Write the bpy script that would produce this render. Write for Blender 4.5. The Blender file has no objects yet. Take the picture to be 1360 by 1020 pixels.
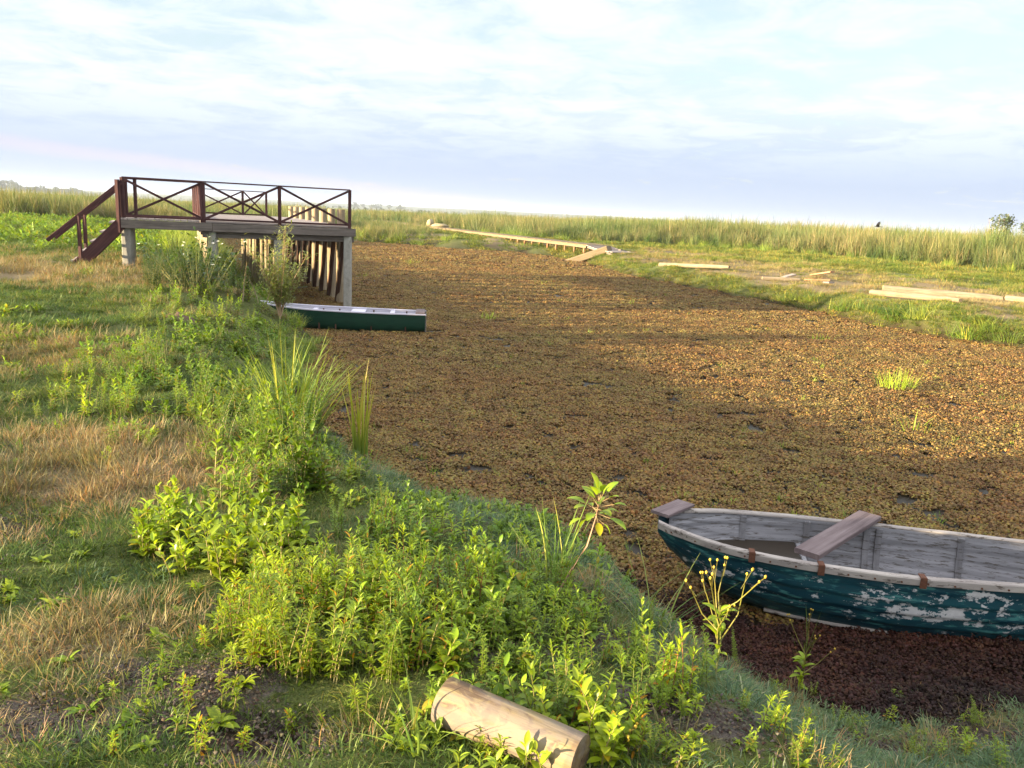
import bpy, math, random
import numpy as np
from mathutils import Vector, Matrix, Euler, noise as mnoise

random.seed(7)
rng = np.random.default_rng(11)
S = bpy.context.scene
C = S.collection
R = math.radians

# ------------------------------------------------------------------ camera
CAM_H = 2.6
P, A, F = R(11.8), R(2.8), 1067.0
f_ = Vector((0, math.cos(P), -math.sin(P)))
u0 = Vector((0, math.sin(P), math.cos(P)))
r_ = Vector((1, 0, 0)) * math.cos(A) + u0 * math.sin(A)
u_ = Vector((1, 0, 0)) * -math.sin(A) + u0 * math.cos(A)
cd = bpy.data.cameras.new('camera')
cam = bpy.data.objects.new('camera', cd); C.objects.link(cam)
M4 = Matrix((r_, u_, -f_)).transposed().to_4x4(); M4.translation = (0, 0, CAM_H)
cam.matrix_world = M4
cd.sensor_fit = 'HORIZONTAL'; cd.sensor_width = 36; cd.lens = 36 * F / 1360
cd.clip_start = 0.05; cd.clip_end = 20000
S.camera = cam

def ray(px, py):
    return f_ + r_ * ((px - 680) / F) - u_ * ((py - 510) / F)
def at(px, py, z):
    d = ray(px, py); t = (z - CAM_H) / d.z
    return Vector((d.x * t, d.y * t, z))

# ------------------------------------------------------------------ terrain
NEAR = np.array([(60, 4.6), (20, 4.2), (8, 4.1), (3.15, 4.3), (1.9, 4.4), (1.14, 4.7), (.86, 5.15), (.18, 5.6), (-.7, 6.37), (-1.49, 7.43),
                 (-2.44, 8.9), (-3.28, 12.23), (-4.02, 16.0), (-5.5, 19.2), (-8.2, 24.0), (-10.5, 29.5), (-14, 38), (-19, 50),
                 (-25, 62), (-42, 74), (-120, 84)], float)
FAR = np.array([(60, 14), (22, 16.5), (15, 18), (12.42, 19.46), (11.43, 20.34), (10.74, 22.15), (9.8, 25.19), (8.57, 29.18), (6.9, 35.5),
                (5.6, 41), (4.2, 49), (1.5, 57.5), (-2.69, 59.9), (-7.44, 62.4), (-12.4, 64), (-20, 70), (-42, 84), (-120, 95)], float)

def pl_dist(x, y, pl):
    """distance to a polyline and which side (positive on the left of its direction)"""
    best = np.full(x.shape, 1e9); sign = np.ones(x.shape)
    for a, b in zip(pl[:-1], pl[1:]):
        d = b - a; L2 = d @ d
        t = np.clip(((x - a[0]) * d[0] + (y - a[1]) * d[1]) / L2, 0, 1)
        qx, qy = x - (a[0] + t * d[0]), y - (a[1] + t * d[1])
        dd = qx * qx + qy * qy
        cr = d[0] * (y - a[1]) - d[1] * (x - a[0])
        m = dd < best - 1e-9
        best = np.where(m, dd, best); sign = np.where(m, np.sign(cr), sign)
    return np.sqrt(best) * sign

def vnoise(x, y, s, seed=0):
    """cheap smooth value noise, vectorised"""
    x = x / s + seed * 17.3; y = y / s + seed * 9.1
    xi = np.floor(x).astype(np.int64); yi = np.floor(y).astype(np.int64)
    fx = x - xi; fy = y - yi
    fx = fx * fx * (3 - 2 * fx); fy = fy * fy * (3 - 2 * fy)
    def h(i, j):
        n = (i * 374761393 + j * 668265263 + seed * 1442695) & 0x7fffffff
        n = ((n ^ (n >> 13)) * 1274126177) & 0x7fffffff
        return ((n ^ (n >> 16)) & 0xffff) / 65535.0
    a, b, c, d = h(xi, yi), h(xi + 1, yi), h(xi, yi + 1), h(xi + 1, yi + 1)
    return (a * (1 - fx) + b * fx) * (1 - fy) + (c * (1 - fx) + d * fx) * fy

def sst(e0, e1, v):
    t = np.clip((v - e0) / (e1 - e0), 0, 1)
    return t * t * (3 - 2 * t)

def sd_near(x, y):
    return pl_dist(x, y, NEAR) + (vnoise(x, y, .9, 3) - .5) * .35 + (vnoise(x, y, .22, 33) - .5) * .14
def sd_far(x, y):
    return -pl_dist(x, y, FAR) + (vnoise(x, y, 1.6, 5) - .5) * .9

def terrain(x, y):
    x = np.asarray(x, float); y = np.asarray(y, float)
    sn, sf = sd_near(x, y), sd_far(x, y)
    w = 1.7 + 1.6 * sst(.3, 1.6, x) * sst(9, 4, y) + .8 * sst(8, 13, y)
    t = np.clip(sn / w, 0, 1)
    zn = .98 * (1 - (1 - t) ** (2.1 - 1.05 * sst(.1, 1.3, x) * sst(9, 4, y))) + .05 * sst(2, 8, sn)
    zn = np.where(sn < 0, np.maximum(sn * .5, -.35), zn)
    zn += (sn > 0) * np.clip(sn, 0, 1) * ((vnoise(x, y, 1.1, 1) - .5) * .12 + (vnoise(x, y, .35, 2) - .5) * .05)
    # earth step dug out at the lower left
    zn -= .10 * np.exp(-(((x + .62) / .22) ** 2 + ((y - 2.22) / .12) ** 2))
    tf = np.clip(sf / 2.2, 0, 1)
    zf = .62 * (1 - (1 - tf) ** 3.2) + .12 * sst(2, 12, sf)
    zf = np.where(sf < 0, np.maximum(sf * .4, -.35), zf)
    zf += (sf > 0) * np.clip(sf, 0, 1) * ((vnoise(x, y, 1.6, 4) - .5) * .34 + (vnoise(x, y, .5, 6) - .5) * .06)
    return np.where(sn > -.5 * (sf < 0) * 0 , np.where(sn > 0, zn, np.where(sf > 0, zf, np.maximum(zn, zf))), np.where(sf > 0, zf, np.maximum(zn, zf)))

def gz(x, y):
    return float(terrain(np.array([x]), np.array([y]))[0])

def G(px, py, tmax=160):
    d = ray(px, py); ts = np.concatenate([np.arange(1, 12, .02), np.arange(12, tmax, .08)])
    xs, ys, zs = d.x * ts, d.y * ts, CAM_H + d.z * ts
    h = np.maximum(terrain(xs, ys), 0)
    k = int(np.argmax(zs < h)); k = max(k, 1)
    return Vector((xs[k], ys[k], max(h[k], 0)))

# soil / dry-grass fields, in metres on the bank
SOIL = []; DRY = []
def blob(lst, px, py, rx, ry, s):
    g = G(px, py); lst.append((g.x, g.y, rx, ry, s))
for a in [(285, 905, .2, .09, 1.2), (325, 992, .22, .11, 1.7), (60, 960, .36, .12, .9), (430, 985, .13, .07, .9), (20, 700, .2, .25, .5), (180, 900, .2, .1, .6), (230, 555, .35, .2, .5),
          (640, 870, .12, .1, .5), (1010, 905, .22, .12, 1.2), (1110, 925, .2, .1, 1.3), (1230, 955, .22, .1, 1.2), (960, 960, .15, .08, 1.2), (1310, 985, .2, .1, 1.2), (860, 930, .12, .08, 1.2), (1160, 1000, .2, .06, 1.2), (780, 850, .12, .08, 1.2), (700, 850, .15, .1, .5)]: blob(SOIL, *a)
for a in [(110, 620, .95, .75, 1.2), (60, 850, .5, .3, .6), (200, 830, .3, .2, .4), (60, 360, 3, 2.2, 1.1), (40, 470, 1.2, .8, .8), (150, 350, 2, 1.0, .7), (20, 940, .3, .15, .6)]: blob(DRY, *a)
def field(lst, x, y):
    o = np.zeros(np.shape(x))
    for cx, cy, rx, ry, s in lst:
        o = np.maximum(o, s * np.exp(-(((x - cx) / rx) ** 2 + ((y - cy) / ry) ** 2)))
    return o
def soil(x, y):
    sn = sd_near(x, y)
    f = field(SOIL, x, y) * (.25 + .8 * vnoise(x, y, .12, 8) + .6 * vnoise(x, y, .045, 88))
    edge = sst(.30, .05, np.abs(sn - .05)) * (.4 + .8 * vnoise(x, y, .4, 9))
    return np.clip(np.maximum(f, edge), 0, 1)
def dry(x, y):
    n = vnoise(x, y, 1.3, 12) * .6 + vnoise(x, y, .4, 13) * .4
    f = field(DRY, x, y) * (.5 + .8 * vnoise(x, y, .3, 14)) + sst(.54, .85, n) * .28
    r = sst(.5, 2.5, sd_far(x, y)) * sst(14, 5, sd_far(x, y)) * sst(.25, .52, vnoise(x, y, 3, 15) * .7 + vnoise(x, y, .9, 16) * .3) * 1.5
    return np.clip(np.maximum(f * sst(.6, 1.6, sd_near(x, y)), r), 0, 1)

# ------------------------------------------------------------------ node helpers
def newmat(name):
    m = bpy.data.materials.new(name); m.use_nodes = True
    nt = m.node_tree; nt.nodes.clear()
    out = nt.nodes.new('ShaderNodeOutputMaterial')
    return m, nt, out
def N(nt, t, **k):
    n = nt.nodes.new(t)
    for a, b in k.items():
        if a.startswith('i_'):
            key = a[2:]; key = int(key) if key.isdigit() else key.replace('_', ' ')
            n.inputs[key].default_value = b
        else: setattr(n, a, b)
    return n
def mix(nt, fac, a, b, mode='MIX'):
    n = nt.nodes.new('ShaderNodeMix'); n.data_type = 'RGBA'; n.blend_type = mode
    for sock, v in ((n.inputs[0], fac), (n.inputs[6], a), (n.inputs[7], b)):
        if hasattr(v, 'is_linked'): nt.links.new(v, sock)
        elif isinstance(v, (tuple, list)): sock.default_value = (*v[:3], 1)
        else: sock.default_value = v
    return n.outputs[2]
def ramp(nt, src, pts, interp='LINEAR'):
    n = nt.nodes.new('ShaderNodeValToRGB'); nt.links.new(src, n.inputs[0]); cr = n.color_ramp; cr.interpolation = interp
    while len(cr.elements) < len(pts): cr.elements.new(.5)
    for e, (p, c) in zip(cr.elements, pts):
        e.position = p; e.color = (*c, 1) if isinstance(c, tuple) else (c, c, c, 1)
    return n.outputs[0]
def math_(nt, op, a, b=None, clamp=False):
    n = nt.nodes.new('ShaderNodeMath'); n.operation = op; n.use_clamp = clamp
    for i, v in enumerate((a, b)):
        if v is None: continue
        if hasattr(v, 'is_linked'): nt.links.new(v, n.inputs[i])
        else: n.inputs[i].default_value = v
    return n.outputs[0]
def coords(nt, kind='pos', scale=(1, 1, 1), attr=None):
    if attr: src = N(nt, 'ShaderNodeAttribute', attribute_name=attr).outputs['Vector']
    elif kind == 'pos': src = N(nt, 'ShaderNodeNewGeometry').outputs['Position']
    else: src = N(nt, 'ShaderNodeTexCoord').outputs['Object']
    mp = N(nt, 'ShaderNodeMapping'); mp.inputs['Scale'].default_value = scale
    nt.links.new(src, mp.inputs[0]); return mp.outputs[0]
def noise(nt, vec, scale, detail=4, rough=.55, dist=0):
    n = N(nt, 'ShaderNodeTexNoise'); n.inputs['Scale'].default_value = scale; n.inputs['Detail'].default_value = detail
    n.inputs['Roughness'].default_value = rough; n.inputs['Distortion'].default_value = dist
    nt.links.new(vec, n.inputs['Vector']); return n.outputs[0]
def bump(nt, h, strength, dist=.01):
    n = N(nt, 'ShaderNodeBump'); n.inputs['Strength'].default_value = strength; n.inputs['Distance'].default_value = dist
    nt.links.new(h, n.inputs['Height']); return n.outputs[0]
def principled(nt, out, col, rough=.8, spec=.25, normal=None):
    b = N(nt, 'ShaderNodeBsdfPrincipled')
    for key, v in (('Base Color', col), ('Roughness', rough), ('Specular IOR Level', spec)):
        if hasattr(v, 'is_linked'): nt.links.new(v, b.inputs[key])
        elif isinstance(v, tuple): b.inputs[key].default_value = (*v, 1)
        else: b.inputs[key].default_value = v
    if normal: nt.links.new(normal, b.inputs['Normal'])
    if out: nt.links.new(b.outputs[0], out.inputs[0])
    return b

def leaf_mat(name, col, col2, trans=.35, rough=.45, spec=.35, nscale=.8, sat_rand=.25):
    """leaf colour = vertex tint x two-colour spatial variation x per-object variation; part of the light goes through"""
    m, nt, out = newmat(name)
    tint = N(nt, 'ShaderNodeAttribute', attribute_name='Col').outputs['Color']
    nz = noise(nt, coords(nt, 'pos'), nscale, 3)
    rnd = N(nt, 'ShaderNodeObjectInfo').outputs['Random']
    fac = math_(nt, 'ADD', ramp(nt, nz, [(.36, 0.), (.64, 1.)]), math_(nt, 'MULTIPLY', math_(nt, 'SUBTRACT', rnd, .5), .7), True)
    c = mix(nt, fac, col, col2)
    c = mix(nt, 1.0, c, tint, 'MULTIPLY')
    br = math_(nt, 'ADD', math_(nt, 'MULTIPLY', rnd, sat_rand * 2), 1 - sat_rand)
    hs = N(nt, 'ShaderNodeHueSaturation'); nt.links.new(c, hs.inputs['Color']); nt.links.new(br, hs.inputs['Value'])
    c = hs.outputs[0]
    p = principled(nt, None, c, rough, spec)
    t = N(nt, 'ShaderNodeBsdfTranslucent'); nt.links.new(mix(nt, 1.0, c, (1.25, 1.2, .6), 'MULTIPLY'), t.inputs[0])
    ms = N(nt, 'ShaderNodeMixShader'); ms.inputs[0].default_value = trans
    nt.links.new(p.outputs[0], ms.inputs[1]); nt.links.new(t.outputs[0], ms.inputs[2]); nt.links.new(ms.outputs[0], out.inputs[0])
    return m

def wood_mat(name, cols, rough=.85, gscale=(1.2, 22, 22), bumps=.5, stain=None, spec=.2):
    m, nt, out = newmat(name)
    v = coords(nt, attr='gr', scale=gscale)
    g = noise(nt, v, 1.0, 6, .65, .6)
    v2 = coords(nt, attr='gr', scale=(2.5, 3, 3)); b = noise(nt, v2, 1.6, 4, .6)
    c = ramp(nt, g, [(.28, cols[0]), (.5, cols[1]), (.72, cols[2])])
    c = mix(nt, ramp(nt, b, [(.35, .0), (.7, .65)]), c, mix(nt, 1, c, cols[3] if len(cols) > 3 else (.6, .6, .6), 'MULTIPLY'))
    if stain:
        s = noise(nt, coords(nt, attr='gr', scale=(5, 7, 7)), 1.0, 5, .6)
        c = mix(nt, ramp(nt, s, [(.58, 0.), (.66, 1.)]), c, stain)
    rnd = N(nt, 'ShaderNodeAttribute', attribute_name='Col').outputs['Color']
    c = mix(nt, 1.0, c, rnd, 'MULTIPLY')
    principled(nt, out, c, rough, spec, bump(nt, g, bumps, .006))
    return m

# ------------------------------------------------------------------ mesh builder
class MB:
    def __init__(s): s.v = []; s.f = []; s.c = []; s.g = []; s.sm = []
    def add(s, verts, faces, col=(1, 1, 1), gr=None, smooth=False):
        o = len(s.v)
        s.v += [tuple(v) for v in verts]
        s.f += [tuple(i + o for i in q) for q in faces]; s.sm += [smooth] * len(faces)
        s.c += (list(col) if isinstance(col, list) else [col] * len(verts))
        s.g += (gr if gr is not None else [tuple(v) for v in verts])
    def box(s, lo, hi, col=None):
        p0 = Vector(((lo[0] + hi[0]) / 2, (lo[1] + hi[1]) / 2, 0)); 
        s.beam(Vector((lo[0], p0.y, (lo[2] + hi[2]) / 2)), Vector((hi[0], p0.y, (lo[2] + hi[2]) / 2)), hi[1] - lo[1], hi[2] - lo[2], col=col)
    def beam(s, a, b, w, h, up=None, col=None, bev=.12, twist=0):
        """bevelled timber from a to b, w wide (horizontal), h deep; grain runs along it"""
        a, b = Vector(a), Vector(b); d = b - a; L = d.length; d.normalize()
        up = Vector(up) if up else (Vector((0, 0, 1)) if abs(d.z) < .95 else Vector((0, 1, 0)))
        sx = d.cross(up).normalized(); uz = sx.cross(d).normalized()
        e = min(w, h) * bev
        W, Hh = w / 2, h / 2
        prof = [(-W + e, -Hh), (W - e, -Hh), (W, -Hh + e), (W, Hh - e), (W - e, Hh), (-W + e, Hh), (-W, Hh - e), (-W, -Hh + e)]
        off = random.uniform(0, 50)
        vs, gs = [], []
        for k, (q, l) in enumerate(((a, 0), (b, L))):
            for x, z in prof:
                vs.append(q + sx * x + uz * z); gs.append((l + off, x + off * .3, z))
        fs = [(i, i + 8, (i + 1) % 8 + 8, (i + 1) % 8) for i in range(8)] + [tuple(range(8)), tuple(range(15, 7, -1))]
        if col is None:
            k = random.uniform(.8, 1.12); col = (k, k, k)
        s.add(vs, fs, col, gs)
    def log(s, a, b, r0, r1, n=14, rings=6, wob=.06, col=None, taper_tip=0, endinset=0):
        """round timber from a to b with uneven girth"""
        a, b = Vector(a), Vector(b); d = b - a; L = d.length; d.normalize()
        up = Vector((0, 0, 1)) if abs(d.z) < .9 else Vector((1, 0, 0))
        sx = d.cross(up).normalized(); uz = sx.cross(d).normalized()
        off = random.uniform(0, 50); vs, gs, cs = [], [], []
        k = random.uniform(.85, 1.1) if col is None else 1
        base = (k, k, k) if col is None else col
        for i in range(rings + 1):
            t = i / rings; q = a + d * L * t
            for j in range(n):
                an = 2 * math.pi * j / n
                rr = (r0 + (r1 - r0) * t) * (1 + wob * (mnoise.noise(Vector((math.cos(an) * 1.3 + off, math.sin(an) * 1.3, t * L * 1.5)))))
                if taper_tip and i == rings: rr *= taper_tip
                vs.append(q + sx * math.cos(an) * rr + uz * math.sin(an) * rr); gs.append((t * L + off, math.cos(an) * rr, math.sin(an) * rr))
        fs = []
        for i in range(rings):
            for j in range(n):
                fs.append((i * n + j, i * n + (j + 1) % n, (i + 1) * n + (j + 1) % n, (i + 1) * n + j))
        s.add(vs, [tuple(reversed(f)) for f in fs], base, gs, True)
        for i, flip in ((0, True), (rings, False)):
            ring = vs[i * n:(i + 1) * n]; gg = gs[i * n:(i + 1) * n]
            s.add(ring, [tuple(range(n)) if not flip else tuple(range(n - 1, -1, -1))][:1], tuple(c * .92 for c in base), gg, False)
    def tube(s, pts, rads, n=6, col=(1, 1, 1)):
        vs = []; L = 0; gs = []
        for i, p in enumerate(pts):
            p = Vector(p); q0 = Vector(pts[max(i - 1, 0)]); q1 = Vector(pts[min(i + 1, len(pts) - 1)])
            d = (q1 - q0).normalized(); up = Vector((0, 0, 1)) if abs(d.z) < .9 else Vector((1, 0, 0))
            sx = d.cross(up).normalized(); uz = sx.cross(d)
            if i: L += (p - Vector(pts[i - 1])).length
            for j in range(n):
                a = 2 * math.pi * j / n; vs.append(p + (sx * math.cos(a) + uz * math.sin(a)) * rads[i]); gs.append((L, math.cos(a) * rads[i], math.sin(a) * rads[i]))
        fs = [(i * n + j, i * n + (j + 1) % n, (i + 1) * n + (j + 1) % n, (i + 1) * n + j) for i in range(len(pts) - 1) for j in range(n)]
        fs.append(tuple(range(n)))
        fs.append(tuple(range((len(pts) - 1) * n, len(pts) * n))[::-1])
        s.add(vs, fs, col, gs, True)
    def leaf(s, base, d, L, W, droop=.5, fold=.25, seg=4, col=(1, 1, 1), tipcol=None, shape=.45, side=None):
        """blade with a midrib fold; d = starting direction, bends down by droop radians over its length"""
        base = Vector(base); d = Vector(d).normalized()
        h = Vector((d.x, d.y, 0))
        sd = side.normalized() if side else (h.cross(Vector((0, 0, 1))).normalized() if h.length > 1e-3 else Vector((1, 0, 0)))
        vs, cs = [], []; p = base.copy(); cur = d.copy()
        rot = Matrix.Rotation(-droop / seg, 3, sd)
        for i in range(seg + 1):
            t = i / seg
            w = W * .5 * max(0.02, (math.sin(math.pi * min(1, max(0, t ** (.5 / max(shape, .05)) * .94 + .05))) ** .8)) if shape else W * .5 * (1 - t) ** .6
            nrm = sd.cross(cur).normalized()
            k = fold * w
            vs += [p - sd * w + nrm * k, p, p + sd * w + nrm * k]
            cc = col if tipcol is None else tuple(col[q] * (1 - t) + tipcol[q] * t for q in range(3))
            mr = tuple(min(q * 1.12, 2) for q in cc)
            cs += [cc, mr, cc]
            p = p + cur * (L / seg); cur = rot @ cur
        fs = []
        for i in range(seg):
            o = i * 3; fs += [(o, o + 1, o + 4, o + 3), (o + 1, o + 2, o + 5, o + 4)]
        s.add(vs, fs, cs, None, True)
    def build(s, name, mat, parent=None, link=True):
        me = bpy.data.meshes.new(name); me.from_pydata(s.v, [], s.f); me.validate(clean_customdata=False)
        if len(me.vertices) == len(s.v):
            ca = me.attributes.new('Col', 'FLOAT_COLOR', 'POINT')
            ca.data.foreach_set('color', np.array([(*c[:3], 1) for c in s.c], np.float32).ravel())
            ga = me.attributes.new('gr', 'FLOAT_VECTOR', 'POINT'); ga.data.foreach_set('vector', np.array(s.g, np.float32).ravel())
        if len(me.polygons) == len(s.sm): me.polygons.foreach_set('use_smooth', s.sm)
        me.materials.append(mat)
        o = bpy.data.objects.new(name, me)
        if link: C.objects.link(o)
        if parent: o.parent = parent
        return o

def tag(o, label=None, cat=None, group=None, kind=None):
    if label: o['label'] = label
    if cat: o['category'] = cat
    if group: o['group'] = group
    if kind: o['kind'] = kind
    return o
def empty(name, loc, rz=0, **k):
    o = bpy.data.objects.new(name, None); C.objects.link(o); o.location = loc; o.rotation_euler = (0, 0, rz); o.empty_display_size = .1
    return tag(o, **k)
def copy_tree(o, parent=None):
    c = o.copy(); C.objects.link(c)
    if parent: c.parent = parent
    for ch in list(o.children): copy_tree(ch, c)
    return c
def recenter(o, loc):
    """move a world-built mesh so that its origin is at loc"""
    loc = Vector(loc); o.data.transform(Matrix.Translation(-loc)); o.location = loc; return o

# ------------------------------------------------------------------ scatter (for uncountable plants only)
def scatter(name, pts, rotz, scl, variants, tilt=None, zscl=None):
    n = len(pts); me = bpy.data.meshes.new(name); me.vertices.add(n)
    me.vertices.foreach_set('co', np.asarray(pts, np.float32).ravel())
    rot = np.zeros((n, 3), np.float32); rot[:, 2] = rotz
    if tilt is not None: rot[:, 0] = tilt * rng.normal(size=n); rot[:, 1] = tilt * rng.normal(size=n)
    sc = np.repeat(np.asarray(scl, np.float32)[:, None], 3, 1)
    if zscl is not None: sc[:, 2] *= zscl
    me.attributes.new('s_rot', 'FLOAT_VECTOR', 'POINT').data.foreach_set('vector', rot.ravel())
    me.attributes.new('s_scl', 'FLOAT_VECTOR', 'POINT').data.foreach_set('vector', sc.ravel())
    me.attributes.new('s_idx', 'INT', 'POINT').data.foreach_set('value', rng.integers(0, len(variants), n).astype(np.int32))
    o = bpy.data.objects.new(name, me); C.objects.link(o); o['kind'] = 'stuff'
    col = bpy.data.collections.new(name + ' sources')
    for v in variants: col.objects.link(v)
    g = bpy.data.node_groups.new(name, 'GeometryNodeTree')
    g.interface.new_socket('Geometry', in_out='INPUT', socket_type='NodeSocketGeometry')
    g.interface.new_socket('Geometry', in_out='OUTPUT', socket_type='NodeSocketGeometry')
    gi = g.nodes.new('NodeGroupInput'); go = g.nodes.new('NodeGroupOutput')
    ci = g.nodes.new('GeometryNodeCollectionInfo'); ci.inputs[0].default_value = col
    ci.inputs['Separate Children'].default_value = True; ci.inputs['Reset Children'].default_value = True
    ip = g.nodes.new('GeometryNodeInstanceOnPoints'); ip.inputs['Pick Instance'].default_value = True
    def na(nm, t):
        a = g.nodes.new('GeometryNodeInputNamedAttribute'); a.data_type = t; a.inputs[0].default_value = nm; return a.outputs[0]
    g.links.new(gi.outputs[0], ip.inputs['Points']); g.links.new(ci.outputs[0], ip.inputs['Instance'])
    g.links.new(na('s_idx', 'INT'), ip.inputs['Instance Index']); g.links.new(na('s_rot', 'FLOAT_VECTOR'), ip.inputs['Rotation'])
    g.links.new(na('s_scl', 'FLOAT_VECTOR'), ip.inputs['Scale']); g.links.new(ip.outputs[0], go.inputs[0])
    md = o.modifiers.new('plants', 'NODES'); md.node_group = g
    return o

def polar(n, r0, r1, a0=-44, a1=42, flat=True):
    u = rng.random(n)
    r = np.sqrt(r0 * r0 + u * (r1 * r1 - r0 * r0)) if flat else r0 * (r1 / r0) ** u
    a = R(1) * (a0 + rng.random(n) * (a1 - a0))
    return r * np.sin(a), r * np.cos(a), r

# ------------------------------------------------------------------ ground, water
def graded(lo, hi, step, far, grow=1.09):
    v = list(np.arange(lo, hi + 1e-6, step)); s = step
    while v[-1] < far: s *= grow; v.append(v[-1] + s)
    s = step
    while v[0] > -far: s *= grow; v.insert(0, v[0] - s)
    return np.array(v)
gx = graded(-9, 9, .09, 6000); gy = graded(-1, 15, .09, 6000); gy = gy[gy > -40]
X, Y = np.meshgrid(gx, gy)
Z = terrain(X.ravel(), Y.ravel())
nx, ny = len(gx), len(gy)
me = bpy.data.meshes.new('ground')
me.vertices.add(nx * ny); me.vertices.foreach_set('co', np.stack([X.ravel(), Y.ravel(), Z], 1).astype(np.float32).ravel())
ii = (np.arange(ny - 1)[:, None] * nx + np.arange(nx - 1)[None, :]).ravel()
quads = np.stack([ii, ii + 1, ii + nx + 1, ii + nx], 1).astype(np.int32)
me.loops.add(quads.size); me.loops.foreach_set('vertex_index', quads.ravel())
me.polygons.add(len(quads)); me.polygons.foreach_set('loop_start', np.arange(0, quads.size, 4, dtype=np.int32))
me.update(calc_edges=True); me.polygons.foreach_set('use_smooth', np.ones(len(quads), bool))
fa = np.zeros((nx * ny, 4), np.float32); fa[:, 0] = soil(X.ravel(), Y.ravel()); fa[:, 1] = dry(X.ravel(), Y.ravel())
fa[:, 2] = sst(.05, .5, np.maximum(sd_near(X.ravel(), Y.ravel()) - .35 * sst(.7, 2., X.ravel()) * sst(6, 5, Y.ravel()), sd_far(X.ravel(), Y.ravel())))
dug = G(325, 992); fa[:, 2] *= 1 - np.exp(-(((X.ravel() - dug.x) / .17) ** 2 + ((Y.ravel() - dug.y) / .08) ** 2) ** 2)  # dug hollow darkened by colour, blending to the mud tone
me.attributes.new('kinds', 'FLOAT_COLOR', 'POINT').data.foreach_set('color', fa.ravel())
ground = bpy.data.objects.new('ground', me); C.objects.link(ground); tag(ground, kind='structure')
m, nt, out = newmat('turf and earth')
at_ = N(nt, 'ShaderNodeAttribute', attribute_name='kinds'); sp = N(nt, 'ShaderNodeSeparateColor'); nt.links.new(at_.outputs['Color'], sp.inputs[0])
pv = coords(nt, 'pos')
n1 = noise(nt, pv, 1.2, 6, .6); n2 = noise(nt, pv, 18, 5, .65); n3 = noise(nt, pv, 70, 3, .6)
green = mix(nt, ramp(nt, n1, [(.35, 0.), (.65, 1.)]), (.10, .125, .035), (.155, .165, .06))
drc = mix(nt, ramp(nt, n2, [(.35, 0.), (.65, 1.)]), (.20, .15, .08), (.28, .22, .13))
srt = mix(nt, ramp(nt, n2, [(.3, 0.), (.7, 1.)]), (.075, .06, .05), (.16, .135, .12))
c = mix(nt, ramp(nt, math_(nt, 'ADD', sp.outputs[1], math_(nt, 'MULTIPLY', math_(nt, 'SUBTRACT', n2, .5), .8)), [(.3, 0.), (.65, 1.)]), green, drc)
c = mix(nt, ramp(nt, math_(nt, 'ADD', sp.outputs[0], math_(nt, 'MULTIPLY', math_(nt, 'SUBTRACT', n2, .5), .7)), [(.18, 0.), (.4, 1.)]), c, srt)
mud = mix(nt, n2, (.03, .02, .013), (.07, .045, .03))
c = mix(nt, sp.outputs[2], mud, c)
c = mix(nt, .5, c, mix(nt, ramp(nt, n3, [(.3, .35), (.7, 1.0)]), (0, 0, 0), c))
hb = math_(nt, 'ADD', math_(nt, 'MULTIPLY', n2, 1.0), math_(nt, 'MULTIPLY', n3, .5))
principled(nt, out, c, .95, .1, bump(nt, hb, .8, .04)); me.materials.append(m)

wm = MB(); wm.add([(-160, 2, 0), (90, 2, 0), (90, 130, 0), (-160, 130, 0)], [(0, 1, 2, 3)])
m, nt, out = newmat('dark marsh water')
wn = noise(nt, coords(nt, 'pos'), 6, 3)
principled(nt, out, mix(nt, wn, (.012, .010, .007), (.03, .022, .012)), .45, .12, bump(nt, noise(nt, coords(nt, 'pos'), 9, 2), .08, .02))
tag(wm.build('water', m), kind='structure')

# distant ridge
hm = MB(); vs = []; n = 90
for i in range(n + 1):
    a = R(-60 + 120 * i / n); d = 3300
    px = 680 + 1067 * math.tan(a)
    hgt = 21 + 9 * mnoise.noise(Vector((i * .13, 1, 0))) + 4 * mnoise.noise(Vector((i * .7, 3, 0)))
    hgt *= 1.0 if a < R(6) else max(.35, 1 - (a - R(6)) * 3)
    for k, (dd, hh) in enumerate(((2500, 0.3), (3000, hgt * .75), (3500, hgt), (4600, 1))): vs.append((math.sin(a) * dd, math.cos(a) * dd, hh))
hm.add(vs, [(i * 4 + k, i * 4 + 4 + k, i * 4 + 5 + k, i * 4 + 1 + k) for i in range(n) for k in range(3)], smooth=True)
m, nt, out = newmat('wooded ridge'); principled(nt, out, mix(nt, noise(nt, coords(nt, 'pos'), .02, 5), (.025, .04, .02), (.06, .075, .035)), .95, .1)
tag(hm.build('hills', m), kind='structure')

# ------------------------------------------------------------------ plant parts
YG, GR = (1, 1, 1), (.7, .85, .7)
def jit(c, a=.15):
    k = 1 + random.uniform(-a, a); return (c[0] * k * (1 + random.uniform(-a, a) * .5), c[1] * k, c[2] * k * (1 + random.uniform(-a, a)))
M_lance = leaf_mat('lance leaf', (.165, .265, .014), (.255, .325, .016), .42, .4)
M_broad = leaf_mat('broad leaf', (.16, .265, .014), (.25, .32, .018), .4, .38)
M_mid = leaf_mat('bank herb leaf', (.12, .215, .018), (.20, .27, .022), .38)
M_dark = leaf_mat('dark shrub leaf', (.055, .10, .022), (.09, .14, .03), .3)  # darker green than the other bank herbs
M_willow = leaf_mat('feathery pale leaf', (.27, .32, .09), (.36, .37, .13), .4)
M_blade = leaf_mat('sedge blade', (.14, .24, .045), (.22, .29, .05), .3)
M_grass = leaf_mat('lawn blade', (.07, .125, .024), (.13, .17, .036), .3, .5, .25, 1.1)
M_cool = leaf_mat('blue green creeping grass', (.095, .16, .08), (.145, .20, .09), .3, .5, .25, 1.3)
M_dry = leaf_mat('dry straw blade', (.26, .205, .11), (.20, .18, .085), .25, .6, .2, 1.0)
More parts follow.
